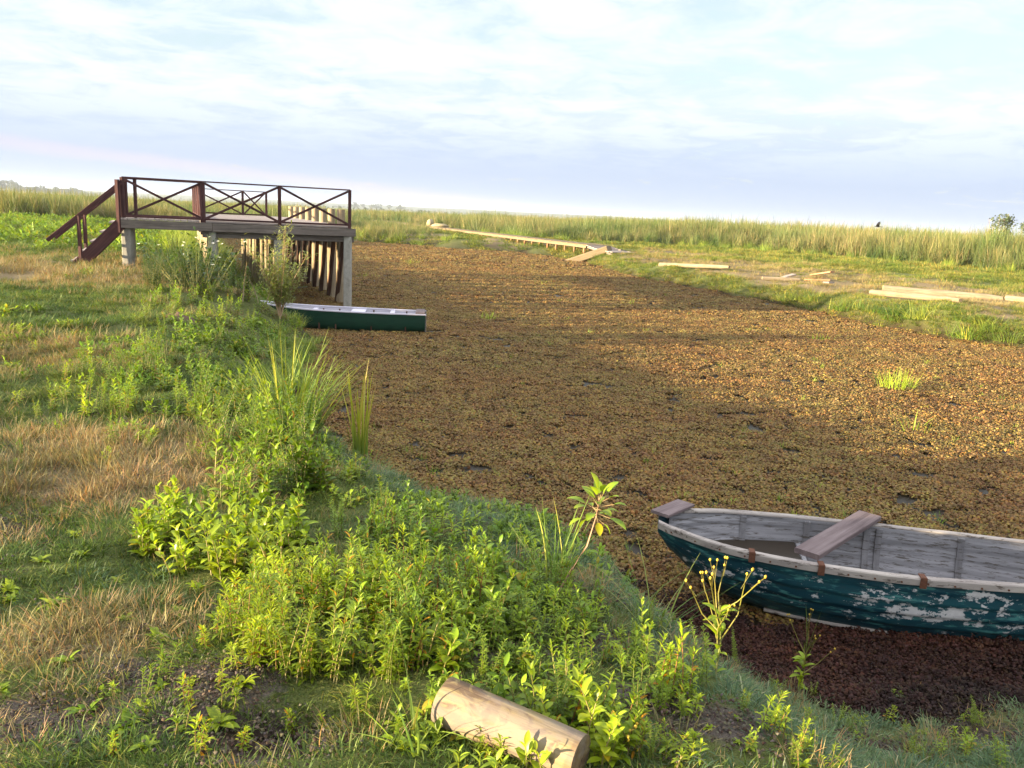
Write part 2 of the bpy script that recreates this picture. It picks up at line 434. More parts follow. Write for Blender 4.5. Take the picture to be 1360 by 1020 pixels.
M_reed = leaf_mat('reed blade', (.08, .135, .04), (.165, .165, .07), .3, .5, .3, .12)
M_farg = leaf_mat('far bank grass', (.10, .155, .026), (.19, .20, .045), .3, .5, .2, .25)
M_stem = leaf_mat('green stem', (.16, .2, .05), (.22, .2, .07), .05)
M_redstem = leaf_mat('red stem', (.24, .10, .05), (.20, .14, .05), .05)
M_cane = leaf_mat('dry cane', (.33, .25, .15), (.27, .2, .12), .05)
M_petal = leaf_mat('yellow bud', (.55, .36, .03), (.6, .42, .05), .2)
M_white = leaf_mat('white petal', (.75, .75, .7), (.8, .8, .76), .2)

def rose(a, e): return Vector((math.cos(a) * math.cos(e), math.sin(a) * math.cos(e), math.sin(e)))

def herb(kind, h, nst, seed):
    """returns (stem MB, foliage MB) for an upright weed with nst stems"""
    random.seed(seed); st, fo = MB(), MB()
    for s in range(nst):
        a0 = random.uniform(0, 6.28); hh = h * random.uniform(.6, 1.05)
        base = Vector((random.uniform(-.05, .05), random.uniform(-.05, .05), -.02)) if nst > 1 else Vector((0, 0, -.02))
        lean = Vector((math.cos(a0), math.sin(a0), 0)) * random.uniform(.05, .3) * hh
        pts = [base + lean * (t ** 1.6) + Vector((0, 0, hh * t)) for t in (0, .25, .5, .75, 1)]
        st.tube(pts, [.0035, .0032, .0028, .0022, .0012], 5, jit((1, .9, .9)))
        if kind == 'lance':
            nn = max(5, int(hh / .022)); ph = random.uniform(0, 6)
            for i in range(nn):
                t = .15 + .85 * i / (nn - 1); k = t * 4; j = min(int(k), 3); p = pts[j].lerp(pts[j + 1], k - j)
                for q in range(2 if t < .8 else 3):
                    an = ph + i * 2.1 + q * (3.14 if t < .8 else 2.1); L = random.uniform(.04, .072) * (1.05 - .5 * abs(t - .55)) * (1 if t < .93 else .6)
                    el = random.uniform(.15, .6) if t < .75 else random.uniform(.7, 1.25)
                    c = jit((1, 1, 1), .2) if random.random() > .03 else random.choice([(2.0, .65, .5), (1.7, 1.0, .8)])
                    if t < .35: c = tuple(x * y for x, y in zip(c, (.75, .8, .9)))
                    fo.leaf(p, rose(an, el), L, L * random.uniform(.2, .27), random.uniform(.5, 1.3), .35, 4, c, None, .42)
        elif kind == 'broad':
            nn = max(6, int(hh / .022)); ph = random.uniform(0, 6)
            for i in range(nn):
                t = .08 + .92 * i / (nn - 1); k = t * 4; j = min(int(k), 3); p = pts[j].lerp(pts[j + 1], k - j)
                an = ph + i * 2.4; L = random.uniform(.055, .10) * (1.25 - .6 * t)
                el = random.uniform(.3, .8) if t < .7 else random.uniform(.8, 1.35)
                c = jit((1, 1, 1), .18) if random.random() > .06 else random.choice([(1.7, 1.0, 1.0), (1.5, .8, .9)])
                fo.leaf(p, rose(an, el), L, L * random.uniform(.38, .5), random.uniform(.4, 1.1), .3, 5, c, None, .5)
        elif kind == 'fern':
            nn = max(8, int(hh / .018)); ph = random.uniform(0, 6)
            for i in range(nn):
                t = .1 + .9 * i / (nn - 1); k = t * 4; j = min(int(k), 3); p = pts[j].lerp(pts[j + 1], k - j)
                for q in range(3):
                    an = ph + i * 1.3 + q * 2.1; L = random.uniform(.03, .055) * (1.1 - .4 * t)
                    fo.leaf(p, rose(an, random.uniform(.2, 1.0)), L, L * .3, .8, .3, 3, jit((1, 1, 1), .2), None, .42)
    return st, fo

def rosette(nl, L, seed, w=.36):
    random.seed(seed); fo = MB()
    for i in range(nl):
        l = L * random.uniform(.6, 1.1); fo.leaf((0, 0, 0), rose(i * 2.4 + random.uniform(-.3, .3), random.uniform(.35, 1.15)), l, l * w * random.uniform(.8, 1.15), random.uniform(.7, 1.5), .3, 5, jit((1, 1, 1), .18), None, .55)
    return fo

def blades(n, h, spread, w, seed, droop=(.2, 1.1), tip=None, base=(.8, .85, .8), elev=(.9, 1.5), seg=5, dryfrac=0.1, drycol=(2.2, 1.35, 1.6)):
    random.seed(seed); fo = MB()
    for i in range(n):
        a = random.uniform(0, 6.28); rr = spread * math.sqrt(random.random())
        L = h * random.uniform(.5, 1.1)
        col = jit(base, .2); tc = tip
        if random.random() < dryfrac: col = jit(drycol, .2); tc = None
        b = random.uniform(0, 6.28) if random.random() < .4 else a
        fo.leaf((math.cos(a) * rr, math.sin(a) * rr, -.01), rose(b, random.uniform(*elev)), L, w * random.uniform(.7, 1.2), random.uniform(*droop), .3, seg, col, tc, 0)
    return fo

def src(mb, name, mat): return mb.build(name, mat, None, link=False)

# ------------------------------------------------------------------ floating plants on the canal
def pad_clump(seed, size=.13, n=88, pr=.0155):
    random.seed(seed); mb = MB()
    for i in range(n):
        a = random.uniform(0, 6.28); rr = size * math.sqrt(random.random()); c = Vector((math.cos(a) * rr, math.sin(a) * rr, random.uniform(.0, .03)))
        r = pr * random.uniform(.6, 1.25); ax = random.uniform(0, 6.28); tl = Euler((random.gauss(0, .5), random.gauss(0, .5), ax)).to_matrix()
        u = random.random()
        col = jit((1, 1, 1), .25) if u < .5 else jit((1.1, 1.3, .95), .2) if u < .70 else jit((.55, .42, .4), .25) if u < .93 else jit((1.3, 1.1, .9), .2)
        q = 6; vs = [Vector((0, 0, r * .62))] + [Vector((math.cos(6.2832 * j / q) * r * (1.1 if j % 3 else .72), math.sin(6.2832 * j / q) * r * (1.1 if j % 3 else .72), -.25 * r)) for j in range(q)]
        mb.add([tl @ v + c for v in vs], [(0, 1 + j, 1 + (j + 1) % q) for j in range(q)], [tuple(x * 1.1 for x in col)] + [col] * q, None, True)
    return mb
def pad_mat(name, a, b, c):
    m, nt, out = newmat(name)
    tint = N(nt, 'ShaderNodeAttribute', attribute_name='Col').outputs['Color']
    pos = coords(nt, 'pos')
    n1 = noise(nt, pos, .45, 4, .6); n2 = noise(nt, pos, 3.0, 4, .6)
    col = mix(nt, ramp(nt, n1, [(.38, 0.), (.62, 1.)]), a, b)
    col = mix(nt, ramp(nt, n2, [(.45, 0.), (.7, .8)]), col, c)
    rnd = N(nt, 'ShaderNodeObjectInfo').outputs['Random']
    col = mix(nt, 1, mix(nt, 1, col, tint, 'MULTIPLY'), mix(nt, rnd, (.75, .75, .75), (1.2, 1.15, 1.1)), 'MULTIPLY')
    p = principled(nt, None, col, .7, .2)
    t = N(nt, 'ShaderNodeBsdfTranslucent'); nt.links.new(col, t.inputs[0])
    ms = N(nt, 'ShaderNodeMixShader'); ms.inputs[0].default_value = .18
    nt.links.new(p.outputs[0], ms.inputs[1]); nt.links.new(t.outputs[0], ms.inputs[2]); nt.links.new(ms.outputs[0], out.inputs[0])
    return m
M_pad = pad_mat('floating fern pad', (.215, .13, .05), (.215, .158, .056), (.165, .088, .041))
pads = [src(pad_clump(100 + i), 'pad_clump', M_pad) for i in range(8)]
def in_water(x, y):
    return (sd_near(x, y) < .12) & (sd_far(x, y) < .15)
PX, PY, PS = [], [], []
for r0, r1, dens, s in ((3.4, 8, 74, 1.0), (8, 14, 70, 1.0), (14, 24, 46, 1.12), (24, 42, 20, 1.5), (42, 80, 8, 2.2)):
    n = int(.78 * (r1 * r1 - r0 * r0) * dens); x, y, r = polar(n, r0, r1, -46, 44)
    k = in_water(x, y); hc = at(1150, 676, .01); hole = field([(hc.x, hc.y, .12, .09, 1.0)], x, y) > .45
    thin = vnoise(x, y, .5, 31) * .5 + vnoise(x, y, .18, 32) * .5
    k &= ~hole & (thin > .015)
    PX.append(x[k]); PY.append(y[k]); PS.append(np.full(k.sum(), s) * rng.uniform(.62, 1.0, k.sum()) * rng.choice([1, 1, 1.12, 1.35], k.sum()))
x, y, s = map(np.concatenate, (PX, PY, PS)); n = len(x)
scatter('floating_plants', np.stack([x, y, np.full(n, .006)], 1), rng.uniform(0, 6.28, n), s, pads, .05)

# D bulkhead etc
# dead litter washed up beside the near boat
M_litter = pad_mat('dead fern litter', (.03, .018, .016), (.10, .036, .023), (.02, .012, .012))
lit = [src(pad_clump(200 + i, .12, 130, .010), 'litter_clump', M_litter) for i in range(5)]
x = rng.uniform(.6, 6, 2600); y = rng.uniform(3.5, 5.6, 2600); sn = sd_near(x, y)
k = (sn > -.45 - .25 * sst(1.5, 3, x)) & (sn < .36 * sst(.8, 2.0, x) + .08 + (vnoise(x, y, .3, 71) - .5) * .3) & ~((x < 1.2) & (sn < -.25))
x, y = x[k], y[k]; z = np.maximum(terrain(x, y), .02) + .015 + .07 * np.exp(-(((x - 3.1) / .55) ** 2 + ((y - 4.55) / .25) ** 2)); n = len(x)
scatter('dead_plant_litter', np.stack([x, y, z], 1), rng.uniform(0, 6.28, n), rng.uniform(.7, 1.2, n), lit, .2)

# ------------------------------------------------------------------ grasses
def tuft(n, h, spread, w, seed, **k): return blades(n, h, spread, w, seed, **k)
G_lawn = [src(tuft(110, .075, .12, .005, 300 + i, droop=(.3, 1.6), elev=(.2, 1.3), seg=3, dryfrac=.12), 'lawn_tuft', M_grass) for i in range(5)]
G_cool = [src(tuft(110, .065, .12, .0045, 320 + i, droop=(.5, 2.6), elev=(.1, 1.3), seg=3, dryfrac=.08), 'cool_tuft', M_cool) for i in range(5)]
G_dry = [src(tuft(80, .10, .13, .004, 340 + i, droop=(.1, 1.3), elev=(.3, 1.5), seg=3, dryfrac=.25, drycol=(1.4, 1.0, .9), base=(1, 1, 1)), 'dry_tuft', M_dry) for i in range(5)]
def land(n, r0, r1, fn, a0=-50, a1=44, flat=True):
    x, y, r = polar(n, r0, r1, a0, a1, flat); k = fn(x, y, r); return x[k], y[k], r[k]
def put(name, sets, variants, dz=-.01, tilt=.12, zs=None):
    x, y, s = (np.concatenate([q[i] for q in sets]) for i in range(3)); n = len(x)
    return scatter(name, np.stack([x, y, terrain(x, y) + dz], 1), rng.uniform(0, 6.28, n), s * rng.uniform(.75, 1.25, n), variants, tilt, zs)
U = lambda n: rng.random(n)
nb = lambda x, y: sd_near(x, y) > .1 + .24 * sst(.7, 2.0, x) * sst(6, 5, y) * (.4 + 1.2 * vnoise(x, y, .35, 72))
bare = lambda x, y: U(len(x)) > soil(x, y) * 1.35
side = lambda x, y: sst(-.6, .5, x + .55 * (y - 3.2))     # the slope towards the boat has cooler grass
sets = []
for r0, r1, dens, s in ((1.5, 5, 260, .85), (5, 10, 130, 1.05), (10, 18, 55, 1.5), (18, 34, 16, 2.2), (34, 60, 4, 3.6)):
    x, y, r = land(int(.82 * (r1 * r1 - r0 * r0) * dens), r0, r1, lambda x, y, r: nb(x, y) & bare(x, y) & (U(len(x)) > dry(x, y) * 1.1) & (U(len(x)) > side(x, y)))
    sets.append((x, y, np.full(len(x), s)))
put('lawn_grass', sets, G_lawn)
x, y, r = land(17000, 1.5, 10, lambda x, y, r: nb(x, y) & bare(x, y) & (U(len(x)) < side(x, y) + .12) & (U(len(x)) > dry(x, y)) & (U(len(x)) < .25 + .75 * sst(.3, .62, vnoise(x, y, .3, 73))))
put('creeping_grass', [(x, y, np.full(len(x), .95))], G_cool)
sets = []
for r0, r1, dens, s in ((1.5, 5, 240, .9), (5, 10, 120, 1.1), (10, 18, 45, 1.6), (18, 34, 14, 2.3)):
    x, y, r = land(int(.82 * (r1 * r1 - r0 * r0) * dens), r0, r1, lambda x, y, r: nb(x, y) & bare(x, y) & (U(len(x)) < dry(x, y) * .85 + .015 + .05 * sst(.0, .8, x)))
    sets.append((x, y, np.full(len(x), s)))
put('dry_grass', sets, G_dry, 0)

M_crumb = pad_mat('soil crumbs', (.06, .048, .042), (.105, .087, .077), (.07, .045, .03))
G_crumb = [src(pad_clump(450 + i, .10, 46, .0065), 'crumbs', M_crumb) for i in range(4)]
x, y, r = land(15000, 1.6, 7, lambda x, y, r: (sd_near(x, y) > .1) & (U(len(x)) < soil(x, y) * .8 + .02)); 
put('soil_crumbs', [(x, y, np.full(len(x), .9))], G_crumb, -.004)
# low broadleaf cover on the bank edge
G_cov = []
for i in range(6):
    random.seed(360 + i); mb = MB()
    for q in range(9):
        st, fo = herb(random.choice(['broad', 'lance', 'fern']), random.uniform(.07, .14), 1, 3600 + i * 20 + q)
        dx, dy = random.uniform(-.13, .13), random.uniform(-.13, .13)
        for b in (st, fo): mb.add([(v[0] + dx, v[1] + dy, v[2]) for v in b.v], b.f, list(b.c), None, True)
    G_cov.append(src(mb, 'cover_clump', M_mid))
x_, y_, r_2 = land(5200, 3.5, 12, lambda x, y, r: (sd_near(x, y) > .0) & (sd_near(x, y) < 1.5) & (x < .4) & (U(len(x)) < .8 * sst(.2, .42, vnoise(x, y, .45, 47))))
sets = [(x_, y_, np.full(len(x_), .62))]
def edge(x, y): return sst(.08, .3, sd_near(x, y)) * sst(2.3, 1.0, sd_near(x, y))
for r0, r1, dens, s in ((1.8, 6, 9, .75), (6, 12, 16, .9), (12, 22, 12, 1.15), (22, 40, 4, 1.7)):
    x, y, r = land(int(.82 * (r1 * r1 - r0 * r0) * dens), r0, r1, lambda x, y, r: nb(x, y) & (U(len(x)) < edge(x, y) * sst(.32, .6, vnoise(x, y, .8, 41)) * (1 - .96 * sst(.75, 1.2, x) * sst(6, 5, y)) * (1 - .9 * sst(.25, .45, x) * sst(3.0, 2.7, y))) & bare(x, y))
    sets.append((x, y, np.full(len(x), s)))
x, y, r = land(2200, 2, 30, lambda x, y, r: (sd_near(x, y) > 1) & (x < .15 + .0 * y) & (U(len(x)) < sst(.58, .8, vnoise(x, y, 1.5, 43)) * .7) & bare(x, y), flat=False)
sets.append((x, y, .7 + r * .02))
# lush patch left of the stairs
x, y, r = land(5000, 20, 60, lambda x, y, r: (sd_near(x, y) > .5) & (x < -3) & (U(len(x)) < .8 * sst(21.5, 24, y)))
sets.append((x, y, np.full(len(x), 2.6)))
put('ground_cover', sets, G_cov, 0)

# grass on the far bank
G_far = [src(tuft(70, .13, .2, .010, 380 + i, droop=(.2, 1.2), elev=(.4, 1.4), seg=3, dryfrac=.2), 'far_tuft', M_farg) for i in range(5)]
sets = []
for r0, r1, dens, s in ((16, 30, 30, .9), (30, 50, 13, 1.3), (50, 90, 4, 2.1)):
    x, y, r = land(int(.82 * (r1 * r1 - r0 * r0) * dens), r0, r1, lambda x, y, r: (sd_far(x, y) > .05) & (U(len(x)) > dry(x, y) * .93), -30, 42)
    sets.append((x, y, np.full(len(x), s)))
put('far_bank_grass', sets, G_far, -.02)
G_fdry = [src(tuft(60, .16, .2, .008, 390 + i, droop=(.2, 1.2), elev=(.4, 1.4), seg=3, dryfrac=.2, base=(1, 1, .9), drycol=(1.3, 1, .8)), 'far_dry_tuft', M_dry) for i in range(4)]
sets = []
for r0, r1, dens, s in ((16, 30, 16, .9), (30, 60, 6, 1.3)):
    x, y, r = land(int(.82 * (r1 * r1 - r0 * r0) * dens), r0, r1, lambda x, y, r: (sd_far(x, y) > .1) & (U(len(x)) < dry(x, y) * .55 + .06), -30, 42)
    sets.append((x, y, np.full(len(x), s)))
put('far_bank_dry_grass', sets, G_fdry, -.02)

# reeds
def reed_clump(seed, tip):
    random.seed(seed); fo = MB()
    for i in range(34):
        a = random.uniform(0, 6.28); rr = .42 * math.sqrt(random.random()); L = random.uniform(1.5, 2.7)
        dryb = random.random() < .22
        col = jit((1.8, 1.3, 1.5), .15) if dryb else jit((.6, .78, .65), .22)
        fo.leaf((math.cos(a) * rr, math.sin(a) * rr, -.05), rose(random.uniform(0, 6.28), random.uniform(1.25, 1.55)), L, random.uniform(.03, .06), random.uniform(.05, .6) if random.random() < .65 else random.uniform(.9, 2.4), .3, 6, col, None if dryb else jit(tip, .15), 0)
    return fo
G_reed = [src(reed_clump(400 + i, (1.35, 1.15, 1.0) if i % 2 else (1.05, 1.05, .9)), 'reed_clump', M_reed) for i in range(7)]
BW = lambda y: 4.9 - .371 * (y - 52)       # line of the boardwalk
def right_front(x): return np.interp(x, [-30, 4, 10, 19.6, 26.5, 29.5, 33, 40], [66, 71, 73, 67, 57, 48, 34, 20])
def reed_mask(x, y, r):
    e = (vnoise(x, y, 3.5, 50) - .5) * 7 + (vnoise(x, y, 9, 57) - .5) * 6
    right = (x > BW(y) + 1.6) & (y > right_front(x) + e)
    mid = (x < BW(y) - 1.4) & (x / y < -.112 + (vnoise(x, y, 4, 51) - .5) * .06) & (sd_far(x, y) > .1)
    left = (sd_near(x, y) > .2) & (y > 50 + e - .12 * (x + 20))
    return right | mid | left
x, y, r = polar(64000, 22, 330, -46, 43, False); k = reed_mask(x, y, r) & ((r < 130) | (U(len(x)) < .8)); x, y, r = x[k], y[k], r[k]
hs = .66 + .42 * vnoise(x, y, 6, 52) + .3 * vnoise(x, y, 1.8, 53)
hs *= np.where(x / y < -.3, .66, 1.0) * np.where(x / y > -.3, np.interp(x / y, [-.3, -.08, .05, .22], [.66, .66, .76, .92]), 1) * np.where((x < BW(y)) & (x / y > -.24), .45, 1) * np.where(x > BW(y), .55 + .45 * sst(-2, 9, y - right_front(x)), 1) * np.where(r > 140, .85, 1)
scatter('reed_bed', np.stack([x, y, np.maximum(terrain(x, y), 0)], 1), rng.uniform(0, 6.28, len(x)), hs * np.where(r > 110, 1.15, 1) * rng.uniform(.72, 1.2, len(x)), G_reed, .13)
G_spr = [src(blades(16, .12, .06, .006, 430 + i, droop=(.1, .8), elev=(.8, 1.5), base=(1.2, 1.2, .8), dryfrac=.05), 'sprout', M_blade) for i in range(4)]
x, y, r = polar(900, 4.5, 50, -40, 42, False); k = in_water(x, y) & (vnoise(x, y, 1.1, 61) > .5); x, y, r = x[k], y[k], r[k]
scatter('water_sprouts', np.stack([x, y, np.full(len(x), .01)], 1), rng.uniform(0, 6.28, len(x)), rng.uniform(.35, .9, len(x)) * (1 + r * .02), G_spr, .1)
G_edge = [src(blades(60, .22, .12, .006, 436 + i, droop=(.5, 1.9), elev=(.5, 1.4), dryfrac=.22, base=(.85, .95, .9)), 'edge_tuft', M_blade) for i in range(5)]
x, y, r = polar(16000, 3.4, 20, -46, 44, True); sn = sd_near(x, y); k = (sn > -.02) & (sn < .5) & (U(len(x)) < sst(.35, .6, vnoise(x, y, .5, 63))) & ~((x > 1.2) & (sn < .4)); x, y, r = x[k], y[k], r[k]
put('bank_edge_grass', [(x, y, np.full(len(x), .8) * (1 + .03 * r))], G_edge, 0)
# low sedge at the reed foot and at the water's edge behind the jetty
G_sedge = [src(blades(60, .75, .25, .014, 420 + i, tip=(1.3, 1.1, .9), droop=(.2, 1.3), elev=(.8, 1.5)), 'sedge_clump', M_blade) for i in range(4)]
x, y, r = polar(9000, 18, 75, -44, 42, True); 
k = ((sd_near(x, y) > -.3) & (sd_near(x, y) < 2.0) & (y > 23)) | ((sd_far(x, y) > 0) & (y > right_front(x) - 2) & (x > BW(y)) & (U(len(x)) < .5)) | ((sd_far(x, y) > -.2) & (sd_far(x, y) < 1.0) & (y > 57) & (x < -5))
x, y = x[k], y[k]
scatter('sedge_fringe', np.stack([x, y, np.maximum(terrain(x, y), 0)], 1), rng.uniform(0, 6.28, len(x)), rng.uniform(.7, 1.3, len(x)), G_sedge, .1)

# far-off woods
def crown(seed, w, h, nl=420, leafs=.35, trunk=True):
    random.seed(seed); mb = MB(); blobs = [(Vector((random.uniform(-w, w) * .5, random.uniform(-w, w) * .5, h * random.uniform(.42, .95))), random.uniform(.18, .36) * w) for _ in range(9)]
    for i in range(nl):
        c, r = random.choice(blobs); d = Vector((random.gauss(0, 1), random.gauss(0, 1), random.gauss(0, 1))).normalized() * r * random.random() ** .33
        p = c + d; a = Vector((random.gauss(0, 1), random.gauss(0, 1), random.gauss(0, .6))).normalized() * leafs; b = a.cross(Vector((random.gauss(0, 1), random.gauss(0, 1), random.gauss(0, 1)))).normalized() * leafs * .7
        mb.add([p - a, p + b, p + a, p - b], [(0, 1, 2, 3)], jit((1, 1, 1), .3))
    if trunk: mb.tube([(0, 0, -1), (0, 0, h * .7)], [w * .05, w * .025], 5, (.6, .5, .6))
    return mb
M_wood = leaf_mat('far wood foliage', (.03, .05, .02), (.05, .07, .03), .15, .8, .1, .02)
G_tree = [src(crown(440 + i, 7, random.Random(i).uniform(10, 15), 420, .7), 'far_tree', M_wood) for i in range(5)]
tx, ty, ts = [], [], []
def wood(p0, p1, d, n, s0, s1):
    for i in range(n):
        px = random.uniform(p0, p1); dd = d * random.uniform(.92, 1.1); tx.append((px - 680) / F * dd); ty.append(dd); ts.append(random.uniform(s0, s1))
random.seed(5)
wood(-120, 28, 1350, 90, 1.0, 1.4); wood(28, 110, 1500, 70, .75, 1.1); wood(90, 170, 1900, 50, .5, .9); wood(170, 470, 2300, 150, .35, .7); wood(455, 530, 2100, 26, .9, 1.3)
wood(530, 900, 2400, 120, .3, .65); wood(900, 1400, 2300, 90, .3, .6); wood(420, 640, 1000, 40, .2, .35)
scatter('distant_woods', np.stack([np.array(tx), np.array(ty), np.full(len(tx), .3)], 1), rng.uniform(0, 6.28, len(tx)), np.array(ts), G_tree)

# ------------------------------------------------------------------ woodwork materials
M_rail = wood_mat('red brown stained timber', [(.036, .014, .015), (.068, .027, .027), (.11, .046, .042), (.6, .6, .65)], .7)
M_deck = wood_mat('weathered deck board', [(.20, .165, .15), (.33, .28, .26), (.45, .39, .36), (.75, .72, .72)])
M_beam = wood_mat('grey weathered beam', [(.10, .085, .075), (.19, .16, .14), (.27, .23, .20), (.7, .7, .7)])
M_pile = wood_mat('pale palm pile', [(.17, .135, .09), (.29, .23, .155), (.39, .32, .22), (.7, .68, .62)])
M_brace = wood_mat('dark brown brace', [(.05, .026, .018), (.10, .05, .035), (.15, .08, .055), (.7, .7, .7)])
M_conc = wood_mat('pale concrete post', [(.19, .18, .16), (.28, .27, .24), (.34, .33, .295), (.8, .8, .78)], .9, (6, 9, 9), .3)
M_logp = wood_mat('bleached trunk', [(.16, .12, .078), (.25, .20, .135), (.33, .27, .19), (.75, .7, .62)])
M_walk = wood_mat('sunbleached board', [(.12, .088, .055), (.19, .145, .092), (.26, .205, .138), (.8, .77, .72)])
M_redpile = wood_mat('reddish pile', [(.20, .10, .055), (.33, .18, .10), (.42, .26, .16), (.7, .65, .6)])

# ------------------------------------------------------------------ jetty
random.seed(21)
JR = Vector((-4.38, 21.2, 0)); ud = Vector((.922, .387, 0)).normalized(); vd = Vector((-.387, .922, 0)).normalized()
JW, JD, JZ = 5.4, 12.4, 2.13
J0 = JR - ud * JW                    # front left corner
def J(u, v, z): return ud * u + vd * v + Vector((0, 0, z))
jet = empty('jetty', J0, 0, label='raised wooden jetty with red brown cross braced railings and a short stair, over the canal', cat='jetty')
U1 = 1.82; WV = 1.35                 # platform starts at U1; the landing is WV deep
dk = MB()
for k in range(int(U1 / .145)):
    u = .02 + k * .145
    dk.beam(J(u + .068, -.06, JZ - .02 + random.uniform(-.003, .003)), J(u + .068, WV + .05, JZ - .02), .132, .04)
for k in range(int(JD / .145)):
    v = k * .145
    dk.beam(J(U1 + .02, v + .068, JZ - .02 + random.uniform(-.003, .003)), J(JW + .02, v + .068, JZ - .02), .132, .04)
dk.build('deck', M_deck, jet)
for a, b, zz in ((0.0, 2.02, JZ - .145), (2.03, JW + .12, JZ - .155)):
    mb = MB(); mb.beam(J(a, -.03, zz), J(b, -.03, zz), .07, .20); mb.build('edge_beam', M_beam, jet)
for u, v0, v1 in ((JW - .05, .03, JD), (U1 + .06, WV, JD), (.06, .02, WV), (3.62, .03, JD)):
    mb = MB(); mb.beam(J(u, v0, JZ - .15), J(u, v1, JZ - .15), .08, .20); mb.build('joist', M_beam, jet)
for v in np.arange(0.12, JD, 1.75):
    mb = MB(); mb.beam(J(U1 - .02, v, JZ - .33), J(JW + .1, v, JZ - .33), .1, .15); mb.build('cross_beam', M_beam, jet)
# railings
RH = .92
def post(u, v, w=.075, z0=None, z1=None, mat=None, nm='railing_post'):
    mb = MB(); mb.beam(J(u, v, JZ - .22 if z0 is None else z0), J(u, v, JZ + RH if z1 is None else z1), w, w); return mb.build(nm, mat or M_rail, jet)
def bay(u0, v0, u1, v1, x=True):
    mb = MB(); mb.beam(J(u0, v0, JZ + RH), J(u1, v1, JZ + RH), .085, .032); mb.build('top_rail', M_rail, jet)
    mb = MB(); mb.beam(J(u0, v0, JZ + .035), J(u1, v1, JZ + .035), .05, .05); mb.build('bottom_rail', M_rail, jet)
    if x:
        d = Vector((u1 - u0, v1 - v0)); d.normalize(); e = .04; pu, pv = -d.y * .022, d.x * .022
        for s, z0, z1 in ((1, .05, RH - .04), (-1, RH - .04, .05)):
            mb = MB(); mb.beam(J(u0 + d.x * e + pu * s, v0 + d.y * e + pv * s, JZ + z0), J(u1 - d.x * e + pu * s, v1 - d.y * e + pv * s, JZ + z1), .03, .055); mb.build('cross_brace', M_rail, jet)
us = [.08, U1 + .02, 3.62, JW - .03]
for u in us: post(u, 0)
for a, b in zip(us[:-1], us[1:]): bay(a, 0, b, 0)
post(.08, WV); post(.30, WV, .06); bay(.08, WV, U1, WV, False); post(.34, .02, .05)
vs_ = [WV, 4.1, 6.85, 9.6, JD - .1]
for v in vs_: post(U1 + .02, v)
for a, b in zip(vs_[:-1], vs_[1:]): bay(U1 + .02, a, U1 + .02, b)
bu = [U1 + .02, 3.62, JW - .9]
for u in bu[1:]: post(u, JD - .1)
for a, b in zip(bu[:-1], bu[1:]): bay(a, JD - .1, b, JD - .1)
# piles
def pile(u, v, r, top, mat, name='pile', sq=False):
    w = J0 + J(u, v, 0); zb = min(gz(w.x, w.y), 0.2) - .5
    mb = MB()
    if sq: mb.beam(J(u, v, zb), J(u, v, top), r * 2, r * 2)
    else: mb.log(J(u + random.uniform(-.02, .02), v, zb), J(u, v, top), r * 1.1, r * .92, 10, 5)
    mb.build(name, mat, jet)
pile(.14, .12, .11, JZ - .24, M_conc, 'concrete_post', True)
pile(.14, WV - .1, .1, JZ - .24, M_conc, 'concrete_post', True)
pile(U1 + .22, .14, .10, JZ - .26, M_conc, 'concrete_post', True)
pile(JW - .06, .06, .095, JZ - .25, M_conc, 'concrete_post', True)
pile(3.6, .12, .1, JZ - .41, M_conc, 'concrete_post', True)
for k, v in enumerate(np.arange(1.25, JD, 1.5)):
    pile(JW - .02, v, .115, JZ + .42, M_pile, 'mooring_post')
for u in (U1 + .2, 3.62):
    for v in np.arange(1.0, JD, 1.25): pile(u, v + random.uniform(-.25, .25), random.uniform(.075, .1), JZ - .41, M_pile)
for v in np.arange(.6, JD, 1.35):      # raking timbers between piles
    w = J0 + J(JW - .1, v, 0)
    mb = MB(); mb.beam(J(JW - .1, v + 1.0, -.3), J(JW - .16, v - .45, JZ - .26), .11, .10); mb.build('raking_brace', M_brace, jet)
    mb = MB(); mb.beam(J(3.75, v + .9, -.3), J(3.72, v - .3, JZ - .26), .10, .09); mb.build('raking_brace', M_brace, jet)
# stair (goes off to the left)
SL = 1.06; SD = 1.15
for v in (0.0, WV - .02):
    mb = MB(); mb.beam(J(.06, v, JZ - .10), J(-SL, v, JZ - SD - .12), .06, .27); mb.build('stair_stringer', M_rail, jet)
    mb = MB(); mb.beam(J(.06, v - .02, JZ + .80), J(-1.52, v - .02, JZ - .58), .055, .085); mb.build('handrail', M_rail, jet)
    post(-.86, v - .02, .07, JZ - 1.25, JZ + .0, None, 'stair_post'); post(-.02, v - .05, .085, JZ - .35, JZ + .86, None, 'stair_post')
for i in range(5):
    t = (i + .4) / 5; mb = MB(); mb.beam(J(-SL * t - .02, .03, JZ - SD * t - .03), J(-SL * t - .02, WV - .05, JZ - SD * t - .03), .26, .04); mb.build('stair_tread', M_deck, jet)

# ------------------------------------------------------------------ boardwalk
random.seed(22)
b0, b1 = Vector((5.0, 52, 1.02)), Vector((-20.5, 121, 1.02)); bd = (b1 - b0).normalized(); bs = Vector((bd.y, -bd.x, 0))
bw = empty('boardwalk', (b0.x, b0.y, 0), 0, label='long low sunlit plank boardwalk on short piles running into the reeds', cat='boardwalk')
o3 = Vector((b0.x, b0.y, 0)); L = (b1 - b0).length
mb = MB(); k = 0.0
while k < L:
    mb.beam(b0 - o3 + bd * k - bs * .8 + Vector((0, 0, random.uniform(-.01, .012))), b0 - o3 + bd * k + bs * .8, .26, .05); k += .28
mb.build('deck', M_walk, bw)
for s in (-1, 1):
    mb = MB(); mb.beam(b0 - o3 + bs * .76 * s - Vector((0, 0, .11)), b1 - o3 + bs * .76 * s - Vector((0, 0, .11)), .07, .16); mb.build('edge_beam', M_walk, bw)
k = .6; npile = 0
